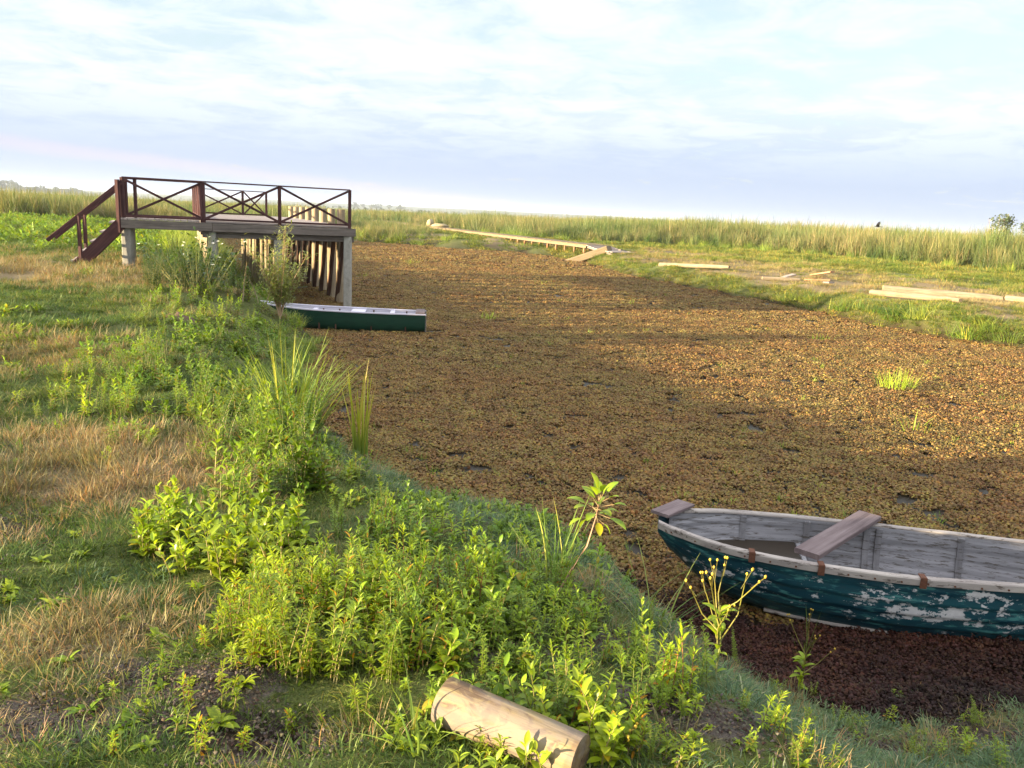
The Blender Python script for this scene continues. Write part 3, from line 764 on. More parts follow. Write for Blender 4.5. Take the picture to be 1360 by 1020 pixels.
while k < L:
    for s in (-1, 1):
        q = b0 + bd * k + bs * .62 * s; zb = max(gz(q.x, q.y), 0) - .3
        mb = MB(); mb.log(Vector((q.x, q.y, zb)) - o3, Vector((q.x, q.y, .84)) - o3, .085, .075, 8, 2); mb.build('pile', M_redpile, bw); npile += 1
    k += 1.55
# boards at the near end
def lone(name, a, b, w, h, mat, label, cat, group=None, rnd=None):
    a, b = Vector(a), Vector(b); mb = MB()
    if rnd: mb.log(a, b, rnd, rnd * .85, 12, 8, .08, taper_tip=.7)
    else: mb.beam(a, b, w, h)
    o = mb.build(name, mat); recenter(o, ((a + b) / 2).to_tuple()); return tag(o, label, cat, group)
e = b0 - bd * 1.9
gzv = lambda v, dz=0: Vector((v.x, v.y, gz(v.x, v.y) + dz))
ram = empty('plank_ramp', gzv(e), 0, label='sloping ramp of grey boards leading down off the near end of the boardwalk', cat='ramp')
mb = MB(); ob = gzv(e)
for i in range(9):
    t = i / 8; q = b0 - bd * (.18 + 3.4 * t); z = 1.0 * (1 - t) + (gz(q.x, q.y) + .06) * t
    mb.beam(Vector((q.x, q.y, z)) - bs * .8 - ob, Vector((q.x, q.y, z)) + bs * .85 - ob, .36, .05)
mb.build('ramp_boards', M_deck, ram)
for s in (-.7, .7):
    q0 = b0 + bs * s - bd * .1; q1 = gzv(b0 + bs * s - bd * 3.6, -.02); q0.z = .9
    mb = MB(); mb.beam(q0 - ob, q1 - ob, .07, .12); mb.build('bearer', M_beam, ram)
q = b0 - bd * 1.2 - bs * 1.5
lone('plank_pile', gzv(q - bs * .0 + Vector((-.9, .2, 0)), .25), gzv(q + Vector((1.5, -.9, 0)), .25), .9, .42, M_walk, 'pale block of stacked planks at the foot of the boardwalk ramp', 'plank pile')
q = b0 - bd * .2 - bs * 1.9
for i, (dx, dy, a, lab) in enumerate(((-.4, .3, .5, 'dark fallen board leaning under the boardwalk end, upper of two'), (-.1, -.4, .9, 'fallen board lying on the grass below the boardwalk end, lower of two'))):
    c_ = gzv(q + Vector((dx, dy, 0)), .18 - .08 * i); d_ = Vector((math.cos(a), -math.sin(a), .12 - .1 * i)) * 1.0
    lone('fallen_board', c_ - d_, c_ + d_, .25, .06, M_deck if i else M_brace, lab, 'board', 'boards fallen at the boardwalk end')
# two bundles lying on the walk
M_sack = wood_mat('straw coloured sacking', [(.25, .20, .12), (.36, .30, .19), (.42, .35, .23), (.7, .65, .55)], .95, (7, 7, 7), .8)
def bundle(name, c, sx, sy, sz, lab, seed):
    random.seed(seed); vs = []; fs = []; n, mrows = 12, 7
    for i in range(mrows + 1):
        th = math.pi * i / mrows
        for j in range(n):
            a = 2 * math.pi * j / n; p = Vector((math.sin(th) * math.cos(a), math.sin(th) * math.sin(a), math.cos(th)))
            k = 1 + .28 * mnoise.noise(p * 1.7 + Vector((seed, 0, 0)))
            vs.append((p.x * sx * k, p.y * sy * k, max(p.z * sz * k, -sz * .55) + sz * .55))
    for i in range(mrows):
        for j in range(n): fs.append((i * n + j, (i + 1) * n + j, (i + 1) * n + (j + 1) % n, i * n + (j + 1) % n))
    mb = MB(); mb.add(vs, fs, smooth=True); o = mb.build(name, M_sack); o.location = c; return tag(o, lab, 'bundle', 'bundles on the boardwalk')
def on_walk(px): # point on the walk axis seen at column px
    best = min(np.arange(0, L, .1), key=lambda k: abs((lambda w: 680 + F * (w - Vector((0, 0, CAM_H))).dot(r_) / (w - Vector((0, 0, CAM_H))).dot(f_))(b0 + bd * k) - px))
    return b0 + bd * float(best)
bundle('bundle', on_walk(571) + Vector((0, 0, .03)), .45, .5, .5, 'tall pale bundle standing on the boardwalk', 3)
bundle('bundle', on_walk(584) + Vector((0, 0, .03)), 1.0, .55, .24, 'low wide pale bundle lying on the boardwalk', 8)

# ------------------------------------------------------------------ timber on the far bank
random.seed(23)
def farlog(a, b, r, lab, mat=M_logp, nm='log', grp='timber on the far bank'):
    p, q = G(*a), G(*b); p = gzv(p, r * .5); q = gzv(q, r * .5)
    up = max(gz(p.x + (q.x - p.x) * k / 8, p.y + (q.y - p.y) * k / 8) + r * .45 - (p.z + (q.z - p.z) * k / 8) for k in range(9)); p.z += max(up, 0); q.z += max(up, 0); return lone(nm, p, q, 0, 0, mat, lab, 'log', grp, r)
farlog((1172, 388), (1330, 401), .155, 'thick bleached trunk with pointed end on the far bank, larger of a pair')
farlog((1157, 392), (1275, 403), .10, 'thinner bleached pole lying in front of the thick bleached trunk')
farlog((1336, 400), (1420, 408), .12, 'bleached log cut off by the right edge of the photo')
farlog((876, 358), (968, 362), .10, 'straight pale pole lying alone at the top of the far bank')
farlog((1012, 372), (1062, 374), .10, 'pale pole beside the heap of broken planks on the far bank')
farlog((977, 397), (992, 398), .09, 'short pale stub of wood near the waterline of the far bank')
def farplank(a, b, lift, lab, mat=M_deck):
    p, q = gzv(G(*a), .08), gzv(G(*b), lift); lone('broken_plank', p, q, .28, .06, mat, lab, 'plank', 'broken planks on the far bank')
farplank((1040, 371), (1054, 370), .16, 'short pale board end in the heap of broken planks')
farplank((1068, 374), (1102, 376), .10, 'reddish plank lying in the heap of broken planks', M_redpile)
farplank((1078, 368), (1104, 373), .34, 'plank propped up at an angle on the heap of broken planks', M_redpile)
farplank((1096, 378), (1104, 379), .1, 'small loose offcut in front of the heap of broken planks')

# ------------------------------------------------------------------ near rowing boat
random.seed(24)
def hull_grid(st, nprof, off=0.0, strakes=0):
    """st: list of (s, halfwidth, sheer z, keel z, power); returns rows of (s, y, z) from near gunwale over keel to far gunwale"""
    rows = []
    for s, w, zs, zk, pw in st:
        row = []
        for i in range(nprof + 1):
            t = -1 + 2 * i / nprof; a = abs(t); sg = -1 if t < 0 else 1
            th = a * math.pi / 2
            yy = math.sin(th) ** (2 / pw); zz = 1 - math.cos(th) ** (2 / pw)
            o = off
            if strakes:
                fr = (zz * strakes) % 1.0; o += .013 * (1 - fr) * (1 if off == 0 else -.7) * (1 if zz > .02 else 0)
            row.append((s, sg * max(yy * w - off + (o - off), .004), zk + off * .8 + zz * (zs - zk - off * .8)))
        rows.append(row)
    return rows
def interp_st(tab, n):
    tab = np.array(tab, float); ss = np.linspace(tab[0, 0], tab[-1, 0], n)
    def sm(col):
        from_ = np.interp(ss, tab[:, 0], tab[:, col]); k = np.ones(5) / 5; p = np.pad(from_, 2, mode='edge'); q = np.convolve(p, k, 'valid'); q[0], q[-1] = from_[0], from_[-1]; return q
    return [(s, *[sm(c)[i] for c in range(1, 5)]) for i, s in enumerate(ss)]
def grid_mesh(mb, rows, flip=False, col=(1, 1, 1)):
    n = len(rows[0]); vs = [v for r in rows for v in r]; fs = []
    for i in range(len(rows) - 1):
        for j in range(n - 1):
            q = (i * n + j, i * n + j + 1, (i + 1) * n + j + 1, (i + 1) * n + j); fs.append(q[::-1] if flip else q)
    mb.add(vs, fs, col, None, True)

m_teal, nt, out = newmat('peeling teal boat paint')
oc = coords(nt, 'obj')
st_ = noise(nt, coords(nt, 'obj', (2.2, 2.2, 10)), 1.0, 3, .5)
teal = mix(nt, ramp(nt, st_, [(.35, 0.), (.7, 1.)]), (.006, .040, .062), (.014, .075, .092))
lightp = noise(nt, coords(nt, 'obj', (7, 7, 34)), 1.0, 6, .62)
teal = mix(nt, ramp(nt, lightp, [(.55, 0.), (.63, 1.)]), teal, (.06, .20, .20))
pe = noise(nt, coords(nt, 'obj', (3.4, 3.4, 6.5)), 1.5, 8, .60)
xz = N(nt, 'ShaderNodeSeparateXYZ'); nt.links.new(oc, xz.inputs[0])
zone = ramp(nt, xz.outputs[2], [(.0, .0), (.12, .55), (.26, 1.), (.42, .9), (.54, .35)])
zone2 = ramp(nt, math_(nt, 'DIVIDE', xz.outputs[0], 3.3), [(.0, .55), (.09, 1.), (.22, .75), (.35, .8), (.48, 1.), (.62, 1.), (.72, .85), (1., .8)])
pe = math_(nt, 'ADD', math_(nt, 'MULTIPLY', pe, .58), math_(nt, 'MULTIPLY', noise(nt, coords(nt, 'obj', (9, 9, 16)), 2.4, 9, .74), .42))
pm = math_(nt, 'MULTIPLY', pe, math_(nt, 'ADD', math_(nt, 'MULTIPLY', math_(nt, 'MULTIPLY', zone, zone2), .42), .62))
pmask = ramp(nt, pm, [(.52, 0.), (.528, 1.)])
white = mix(nt, noise(nt, oc, 30, 4), (.42, .42, .44), (.66, .64, .64))
colr = mix(nt, pmask, teal, white)
grime = noise(nt, coords(nt, 'obj', (3, 3, 9)), 2.5, 6, .65)
colr = mix(nt, ramp(nt, grime, [(.55, 0.), (.8, .55)]), colr, (.05, .06, .05))
hb = math_(nt, 'SUBTRACT', math_(nt, 'MULTIPLY', noise(nt, coords(nt, 'obj', (4, 4, 50)), 1, 4), .4), pmask)
principled(nt, out, colr, mix(nt, pmask, (.42, .42, .42), (.8, .8, .8)), .35, bump(nt, hb, .35, .004))

def flat_paint(name, c1, c2, chip, lo=.58, scale=(2, 2, 26), rough=.75, chs=(4, 4, 34)):
    m, nt, out = newmat(name); oc = coords(nt, 'obj')
    ln = noise(nt, coords(nt, 'obj', scale), 1.0, 5, .6)
    c = mix(nt, ramp(nt, ln, [(.3, 0.), (.7, 1.)]), c1, c2)
    ch = noise(nt, coords(nt, 'obj', chs), 2.2, 9, .72)
    c = mix(nt, ramp(nt, ch, [(lo, 0.), (lo + .05, 1.)]), c, chip)
    principled(nt, out, c, rough, .25, bump(nt, math_(nt, 'SUBTRACT', ln, ch), .35, .006)); return m
M_inner = flat_paint('flaking grey inner paint', (.13, .128, .14), (.31, .305, .33), (.09, .08, .075), .54, (1.5, 1.5, 34))
M_rib = flat_paint('grey rib paint', (.10, .097, .105), (.22, .215, .23), (.07, .06, .055), .55, (14, 14, 2))
M_gun = flat_paint('chipped cream gunwale paint', (.23, .20, .19), (.40, .36, .33), (.10, .08, .068), .55, (3, 14, 14), .75, (3.5, 16, 16))
M_board = wood_mat('grey purple weathered board', [(.085, .062, .066), (.15, .115, .118), (.215, .172, .175), (.75, .7, .7)], .8, (1.5, 26, 26), .7)
m_rust, nt, out = newmat('rusted iron'); principled(nt, out, mix(nt, noise(nt, coords(nt, 'obj'), 60, 5), (.05, .022, .014), (.17, .07, .04)), .85, .3, bump(nt, noise(nt, coords(nt, 'obj'), 90, 3), .5, .003)); M_rust = m_rust
m_bowsheet, nt, out = newmat('dark brown bow sheet'); principled(nt, out, (.035, .027, .02), .35, .12); M_bowsheet = m_bowsheet

BO = Vector((1.08, 5.37, 0)); bang = math.atan2(-.17, .985)
boat = empty('rowing_boat', BO, bang, label='old clinker rowing boat, teal paint peeling to white, aground on the near shore', cat='rowing boat')
TAB = [(0, .09, .570, .47, 1.5), (.12, .175, .560, .33, 1.5), (.3, .29, .548, .15, 1.5), (.6, .385, .535, .02, 1.7), (1.0, .43, .525, -.02, 2.1), (1.5, .45, .52, -.025, 2.4), (2.1, .41, .53, -.02, 2.4), (2.7, .34, .55, .0, 2.2), (3.2, .26, .575, .05, 2.0)]
ST = interp_st(TAB, 42)
mb = MB(); rows = hull_grid(ST, 110, 0, 6); grid_mesh(mb, rows)
hull_ = mb
for ri, fl in ((0, True), (-1, False)):
    r0 = rows[ri]; c0 = (r0[0][0], 0, sum(p[2] for p in r0) / len(r0)); n = len(r0)
    mb.add(list(r0) + [c0], [((i, i + 1, n) if fl else (i + 1, i, n)) for i in range(n - 1)] + [((n - 1, 0, n) if fl else (0, n - 1, n))], smooth=False)
hull = mb.build('hull', m_teal, boat)
mb = MB(); rin = hull_grid(ST[1:-1], 90, .028, 6); grid_mesh(mb, rin, True)
for ri, fl in ((0, False), (-1, True)):
    r0 = rin[ri]; n = len(r0); c0 = (r0[0][0], 0, .3)
    mb.add(list(r0) + [c0], [((i, i + 1, n) if fl else (i + 1, i, n)) for i in range(n - 1)])
mb.build('inner_planking', M_inner, boat)
def gunwale(sg):
    mb = MB(); vs, fs = [], []
    prof = [(.020, -.036), (.022, .004), (.016, .011), (-.026, .011), (-.032, .004), (-.030, -.022)]
    for i, (s, w, zs, zk, pw) in enumerate(ST):
        for a, b in prof:
            wob = .006 * mnoise.noise(Vector((s * 2.2, sg * 3, b * 20)))
            vs.append((s, sg * (w + a + .012 + wob), zs + b + wob * .6))
    n = 6
    for i in range(len(ST) - 1):
        for j in range(n):
            q = (i * n + j, i * n + (j + 1) % n, (i + 1) * n + (j + 1) % n, (i + 1) * n + j); fs.append(q if sg > 0 else q[::-1])
    fs += [tuple(range(n))[::sg], tuple(range((len(ST) - 1) * n, len(ST) * n))[::-sg]]
    mb.add(vs, fs); return mb.build('gunwale', M_gun, boat)
gunwale(-1); gunwale(1)
def stat(s): return tuple(np.interp(s, [q[0] for q in ST], [q[c] for q in ST]) for c in range(1, 5))
def rib(s, sg, wd=.042, d=.022):
    w, zs, zk, pw = stat(s); mb = MB(); vs = []; fs = []
    pts = []
    for i in range(9):
        th = math.pi / 2 * (1 - i / 8 * .75); pts.append((math.sin(th) ** (2 / pw) * w - .027, zk + .02 + (1 - math.cos(th) ** (2 / pw)) * (zs - zk - .02) - .01))
    for (y, z) in pts:
        for a, b in ((-wd / 2, .004), (wd / 2, .004), (wd / 2, -d), (-wd / 2, -d)): vs.append((s + a, sg * (y + b), z))
    for i in range(8):
        for j in range(4):
            q = (i * 4 + j, i * 4 + (j + 1) % 4, i * 4 + 4 + (j + 1) % 4, i * 4 + 4 + j); fs.append(q if sg < 0 else q[::-1])
    fs += [(0, 1, 2, 3), (32, 33, 34, 35)]
    mb.add(vs, fs); mb.build('rib', M_rib, boat)
for s in (.62, 1.08, 1.50, 1.58, 2.12, 2.62):
    rib(s, 1); rib(s, -1)
# keel plank and rubbing strip showing pale along the bottom
pts = []
for s in np.linspace(.75, 2.6, 14):
    w, zs, zk, pw = stat(s); th = math.acos((1 - (.075 - zk) / (zs - zk)) ** (pw / 2)); pts.append((s, -(math.sin(th) ** (2 / pw) * w + .012), .068))
mb = MB(); mb.tube(pts, [.016] * 14, 6); mb.build('chine_strip', M_gun, boat)
mb = MB(); mb.add([(.2, -.11, .355), (.5, -.29, .355), (1.0, -.375, .355), (1.0, .375, .355), (.5, .29, .355), (.2, .11, .355)], [(0, 1, 2, 3, 4, 5)]); mb.build('dark_bow_sheet', M_bowsheet, boat)  # level dark brown sheet across the inside of the bow
mb = MB(); mb.beam((1.02, -.355, .315), (1.02, .355, .315), .03, .10); mb.build('bulkhead', M_inner, boat)
inv = Matrix.Translation(BO) @ Matrix.Rotation(bang, 4, 'Z'); inv.invert()
def bl(px, py, z): return inv @ at(px, py, z)
a_, b_ = bl(876, 682.5, .595), bl(911, 668, .595); mb = MB(); mb.beam(a_, b_, .145, .022); mb.build('bow_board', M_board, boat)
a_, b_ = bl(1071, 735.5, .565), bl(1155, 684.5, .565); mb = MB(); mb.beam(a_, b_, .165, .036); mb.build('thwart', M_board, boat)
for s in (.60, 1.02, 1.62):
    w, zs, zk, pw = stat(s); mb = MB(); mb.beam((s, -(w + .038), zs - .05), (s, -(w + .038), zs + .016), .006, .04, up=(1, 0, 0)); mb.beam((s, -(w + .036), zs + .0165), (s, -(w - .03), zs + .0165), .038, .006); mb.build('oarlock_plate', M_rust, boat)
mb = MB()
for i, (s, w, zs, zk, pw) in enumerate(ST[1:-1:2]): mb.beam((s + .01, -(w + .034), zs - .02), (s + .01, -(w + .040), zs - .02), .010, .010)
mb.build('rivet_heads', M_rust, boat)

# ------------------------------------------------------------------ green punt by the jetty
random.seed(25)
CO = Vector((-1.98, 17.62, 0)); p0 = Vector((-5.6, 17.25, 0)); cang = math.atan2(p0.y - CO.y, p0.x - CO.x)
canoe = empty('canoe', CO, cang, label='dark green square sterned canoe with pale lilac inside, moored below the jetty', cat='canoe')
m_gc, nt, out = newmat('dark green canoe paint'); gn = noise(nt, coords(nt, 'obj', (3, 3, 12)), 2, 5)
principled(nt, out, mix(nt, ramp(nt, gn, [(.3, 0.), (.75, 1.)]), (.002, .028, .017), (.005, .045, .027)), .35, .4)
M_lil = flat_paint('lilac grey inside paint', (.50, .48, .58), (.62, .60, .68), (.3, .28, .3), .68, (3, 3, 14))
CT = interp_st([(0, .33, .42, .02, 4.5), (.5, .37, .42, .0, 5), (1.5, .41, .43, -.01, 5), (2.6, .37, .45, .0, 4), (3.3, .22, .50, .02, 3), (3.75, .03, .56, .10, 2)], 26)
mb = MB(); rows = hull_grid(CT, 32); grid_mesh(mb, rows)
r0 = rows[0]; n = len(r0); mb.add(list(r0) + [(0, 0, .2)], [(i, i + 1, n) for i in range(n - 1)] + [(n - 1, 0, n)]); mb.build('hull', m_gc, canoe)
mb = MB(); rin = hull_grid(CT[1:-1], 28, .02); grid_mesh(mb, rin, True)
for ri in (0, -1):
    r0 = rin[ri]; mb.add(list(r0) + [(r0[0][0], 0, .25)], [(i, i + 1, len(r0)) for i in range(len(r0) - 1)])
mb.build('inner_skin', M_lil, canoe)
for sg in (-1, 1):
    mb = MB()
    for i in range(len(CT) - 1): mb.beam((CT[i][0] - .01, sg * (CT[i][1] - .005), CT[i][2]), (CT[i + 1][0] + .005, sg * (CT[i + 1][1] - .005), CT[i + 1][2]), .045, .03, col=(1, 1, 1))
    mb.build('gunwale', M_lil, canoe)
def cw(s): return float(np.interp(s, [q[0] for q in CT], [q[1] for q in CT]))
for s, wd, nm, mt in ((1.46, .30, 'seat', M_lil), (.72, .10, 'thwart', M_lil), (2.4, .10, 'thwart', M_lil)):
    mb = MB(); mb.beam((s, -cw(s) + .03, .395), (s, cw(s) - .03, .395), wd, .03); mb.build(nm, mt, canoe)
mb = MB(); mb.beam((.11, -.34, .445), (.11, .34, .445), .20, .04); mb.build('stern_board', M_board, canoe)
for s in (.42, 1.15, 1.9, 2.25, 2.9):
    mb = MB(); w = cw(s) - .025
    mb.beam((s, w, .06), (s, w, .40), .03, .03); mb.beam((s, -w, .06), (s, -w, .40), .03, .03); mb.beam((s, -w, .05), (s, w, .05), .035, .03); mb.build('rib', M_brace, canoe)
mb = MB(); mb.beam((-.012, -.30, .20), (-.012, .30, .20), .02, .38); mb.build('transom', M_beam, canoe)

# ------------------------------------------------------------------ cut log in the foreground
random.seed(26)
g0, g1 = G(590, 962), G(764, 1036); rad = .074
m_log, nt, out = newmat('debarked log wood')
v = coords(nt, attr='gr', scale=(2, 26, 26)); g_ = noise(nt, v, 1, 6, .65, .5); b_ = noise(nt, coords(nt, attr='gr', scale=(9, 12, 12)), 1.0, 6, .65, 1.2)
c = ramp(nt, g_, [(.3, (.13, .095, .047)), (.5, (.225, .17, .085)), (.7, (.31, .25, .14))])
c = mix(nt, ramp(nt, b_, [(.50, 0.), (.58, .9)]), c, (.09, .06, .042))
wv = N(nt, 'ShaderNodeTexWave'); wv.wave_type = 'BANDS'; wv.bands_direction = 'X'; wv.inputs['Scale'].default_value = 1.15; wv.inputs['Distortion'].default_value = 2.2; wv.inputs['Detail'].default_value = 3
nt.links.new(coords(nt, attr='gr', scale=(1, 1.5, 1.5)), wv.inputs['Vector'])
c = mix(nt, ramp(nt, wv.outputs[0], [(.93, 0.), (.97, .55)]), c, (.12, .07, .045))
crk = noise(nt, coords(nt, attr='gr', scale=(1.6, 30, 30)), 1.3, 4, .5, .2)
c = mix(nt, ramp(nt, crk, [(.60, 0.), (.64, .9)]), c, (.05, .03, .02))
top = noise(nt, coords(nt, attr='gr', scale=(3, 9, 9)), 1.1, 5, .6)
c = mix(nt, ramp(nt, top, [(.48, 0.), (.60, .7)]), c, (.20, .165, .14))
principled(nt, out, c, .8, .2, bump(nt, math_(nt, 'SUBTRACT', g_, crk), .7, .006))
a_ = Vector((g0.x, g0.y, g0.z + rad * .95)); b2 = Vector((g1.x, g1.y, g1.z + rad * .85)); dd = (b2 - a_).normalized(); b2 = a_ + dd * .47
mb = MB(); mb.log(a_, b2, rad, rad * .95, 40, 24, .11, col=(1, 1, 1)); o = mb.build('log', m_log); recenter(o, (a_ + b2) / 2)
tag(o, 'short debarked round log lying on the grass among foreground weeds', 'log')

# ------------------------------------------------------------------ weeds (individual plants)
def proto(name, st, fo, mst, mfo, label, cat, group, extra=()):
    r = empty(name, (0, 0, -50), 0, label=label, cat=cat, group=group)
    if st: st.build('stem', mst, r)
    fo.build('foliage', mfo, r)
    for nm, mb, mt in extra: mb.build(nm, mt, r)
    return r
def field_of(protos, spots, label, group, smin=.8, smax=1.25, yaw=True):
    for p in spots:
        src_ = protos[rng.integers(0, len(protos))]
        o = copy_tree(src_); o.location = p; o.rotation_euler = (rng.normal() * .06, rng.normal() * .06, rng.uniform(0, 6.28)); s = rng.uniform(smin, smax); o.scale = (s, s, s * rng.uniform(.9, 1.15))
        o['label'] = label; o['group'] = group
def spots(n, x0, x1, y0, y1, shape=None, mind=0.0):
    out = []; tries = 0
    while len(out) < n and tries < n * 40:
        tries += 1
        px, py = rng.uniform(x0, x1), rng.uniform(y0, y1)
        if shape and not shape(px, py): continue
        g = G(px, py)
        if float(sd_near(np.array([g.x]), np.array([g.y]))[0]) < .06: continue
        if mind and any((g - q).length < mind for q in out): continue
        out.append(g)
    return out
KL, KB = 'leafy_weed', 'broadleaf_weed'
PL = [proto(KL, *herb('lance', h, n, 500 + i), M_redstem if i % 2 else M_stem, M_lance, 'x', 'weed', 'x') for i, (h, n) in enumerate(((.24, 4), (.3, 3), (.2, 5), (.27, 4), (.34, 3)))]
PB = [proto(KB, *herb('broad', h, n, 520 + i), M_stem, M_broad, 'x', 'weed', 'x') for i, (h, n) in enumerate(((.26, 3), (.32, 2), (.2, 4), (.3, 3)))]
PF = [proto('bank_herb', *herb(k, h, n, 540 + i), M_stem, M_mid, 'x', 'weed', 'x') for i, (k, h, n) in enumerate((('fern', .35, 4), ('broad', .4, 4), ('lance', .42, 5), ('fern', .55, 3)))]
PR = [proto('rosette_weed', None, rosette(11 + 2 * i, .11, 560 + i), None, M_broad, 'x', 'weed', 'x') for i in range(3)]
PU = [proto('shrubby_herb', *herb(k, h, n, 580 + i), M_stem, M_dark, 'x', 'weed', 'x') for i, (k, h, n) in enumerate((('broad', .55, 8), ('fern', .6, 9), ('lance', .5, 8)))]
ell = lambda cx, cy, rx, ry: (lambda px, py: ((px - cx) / rx) ** 2 + ((py - cy) / ry) ** 2 < 1)
field_of(PL + PL[:3] + [PB[1], PF[2]], spots(150, 285, 665, 765, 915, ell(475, 838, 185, 78)), 'bright yellow green narrow leaved weed in the dense patch behind the cut log', 'narrow leaved weeds in the dense patch', .45, .88)
field_of(PB, spots(60, 150, 400, 690, 770, ell(290, 728, 115, 42)), 'bright broad leaved weed in the clump on the bank left of centre', 'broad leaved weeds in the left clump', .55, .95)
field_of(PF[1:3] + PB + PL[:2], spots(85, 60, 340, 470, 560, ell(205, 520, 135, 48)), 'sunlit leafy herb in the overgrown mound halfway along the bank', 'herbs on the overgrown mound', .4, .75)
field_of(PL, spots(14, 690, 960, 900, 1030), 'narrow leaved weed on the slope right of the cut log', 'weeds right of the cut log', .5, .8)
field_of(PB, spots(9, 700, 900, 930, 1040), 'broad leaved weed on the slope right of the cut log', 'weeds right of the cut log', .5, .8)
field_of(PR, spots(5, 1020, 1340, 960, 1040, None, .12), 'small leafy rosette in the blue green grass at lower right', 'rosettes at lower right', .3, .5)
field_of(PL, spots(9, 1000, 1300, 960, 1045, None, .1), 'single yellow green sprig in the blue green grass at lower right', 'sprigs at lower right', .35, .55)
field_of(PF + PL[:3], spots(70, 640, 1355, 800, 1030, lambda px, py: py > 790 + (px - 640) * .2, .05), 'tiny herb in the blue green grass of the slope below the dark litter', 'tiny herbs at lower right', .16, .42)
field_of(PR, spots(24, 640, 1100, 800, 1010, lambda px, py: py > 800 + (px - 640) * .2, .05), 'tiny rosette in the grass between cut log and dark litter', 'tiny rosettes on the slope', .2, .45)
field_of(PL, spots(20, 500, 760, 690, 810, lambda px, py: abs(py - (690 + (px - 500) * .42)) < 45), 'narrow leaved weed along the bank edge above the canal', 'weeds along the bank edge', .4, .75)
field_of(PF[:3] + PB[:2], spots(120, 190, 400, 385, 470, lambda px, py: py > 385 + (px - 190) * .05), 'leafy herb on the bank between the canoe and the lawn', 'herbs near the canoe', .45, .9)
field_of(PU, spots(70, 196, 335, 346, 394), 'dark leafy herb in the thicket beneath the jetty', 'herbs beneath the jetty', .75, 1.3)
field_of(PR, spots(26, 0, 330, 700, 1010, None, .1), 'small low rosette weed on the lawn at lower left', 'rosettes on the lawn', .35, .7)
field_of(PL, spots(18, 130, 500, 860, 1010, None, .1), 'small narrow leaved seedling near the bare soil at lower left', 'seedlings near the bare soil', .3, .55)
field_of(PF[1:3] + PL[:2], spots(34, 20, 260, 395, 640, None, .2), 'scattered upright herb on the lawn', 'herbs scattered on the lawn', .3, .6)
field_of(PF + PB[:2], spots(48, 230, 430, 545, 670, lambda px, py: abs(px - 330 - (py - 600) * .6) < 70), 'pale upright herb on the bank between mound and broad leaved clump', 'upright herbs below the mound', .6, 1.1)

band = lambda px, py: abs(px - (330 + (py - 560) * 1.2)) < 70
field_of(PB + PF[:2] + PL[:2], spots(75, 250, 680, 560, 780, band), 'low herb on the bank slope between the dense weed patch and the canal', 'low herbs on the bank slope', .35, .7)
field_of(PL + PF[:2], spots(70, 560, 920, 730, 905, lambda px, py: py > 730 + (px - 560) * .3), 'low weed on the slope above the cut log', 'low weeds above the cut log', .3, .65)
for p in PL + PB + PF + PR + PU:
    for c_ in list(p.children): bpy.data.objects.remove(c_)
    bpy.data.objects.remove(p)
# single plants
def single(name, loc, st, fo, mst, mfo, label, cat, extra=(), rz=0, group=None):
    r = proto(name, st, fo, mst, mfo, label, cat, group, extra); r.location = loc; r.rotation_euler.z = rz; return r
# grass clumps standing at the water's edge
g = G(390, 570); fo = blades(230, .78, .22, .013, 601, droop=(.2, 1.2), elev=(.85, 1.5), tip=(1.5, 1.25, .8), dryfrac=.06)
for i in range(9):
    a = random.uniform(0, 6.28); fo.leaf((math.cos(a) * .06 - .05, math.sin(a) * .06, 0), rose(a, 1.5), random.uniform(.62, .84), .012, .1, .2, 5, (1.6, 1.2, .7), (3.2, 1.6, .8), 0)
single('grass_clump', g, None, fo, None, M_blade, 'dense green grass clump with orange tips on the bank edge', 'grass clump')
g = G(478, 608); fo = blades(22, 1.0, .08, .03, 603, droop=(.02, .25), elev=(1.35, 1.56), tip=(1.8, 1.3, .5), dryfrac=.12, drycol=(2.6, 1.4, 1.6))
fo.leaf((.05, 0, 0), rose(-.2, 1.1), .85, .014, .9, .2, 7, (2.4, 1.6, 2.0), None, 0); fo.leaf((.05, -.1, 0), rose(-.5, .5), .5, .014, .3, .2, 5, (2.6, 1.5, 1.8), None, 0)
single('cattail_clump', g, None, fo, None, M_blade, 'upright broad cattail blades standing at the water edge', 'cattail')
g = G(735, 775); fo = blades(34, .5, .06, .010, 605, droop=(.05, .6), elev=(.8, 1.5), dryfrac=.15)
single('grass_clump', g, None, fo, None, M_blade, 'thin spiky grass clump beside the tall leafy sapling', 'grass clump')
g = G(868, 835); fo = blades(26, .42, .10, .008, 607, droop=(.1, .9), elev=(.6, 1.45), dryfrac=.4)
single('grass_clump', g, None, fo, None, M_blade, 'sparse half dry grass clump left of the rowing boat', 'grass clump')
g = G(1066, 880); fo = blades(7, .36, .03, .012, 609, droop=(.0, .25), elev=(1.3, 1.55), dryfrac=0)
single('grass_clump', g, None, fo, None, M_blade, 'few tall green blades in front of the rowing boat', 'grass clump')
g = G(610, 985); fo = blades(22, .22, .07, .009, 611, droop=(.2, .9), elev=(.6, 1.4), dryfrac=.15); single('grass_clump', g + Vector((-.12, -.02, 0)), None, fo, None, M_blade, 'coarse grass clump at the left end of the cut log', 'grass clump')
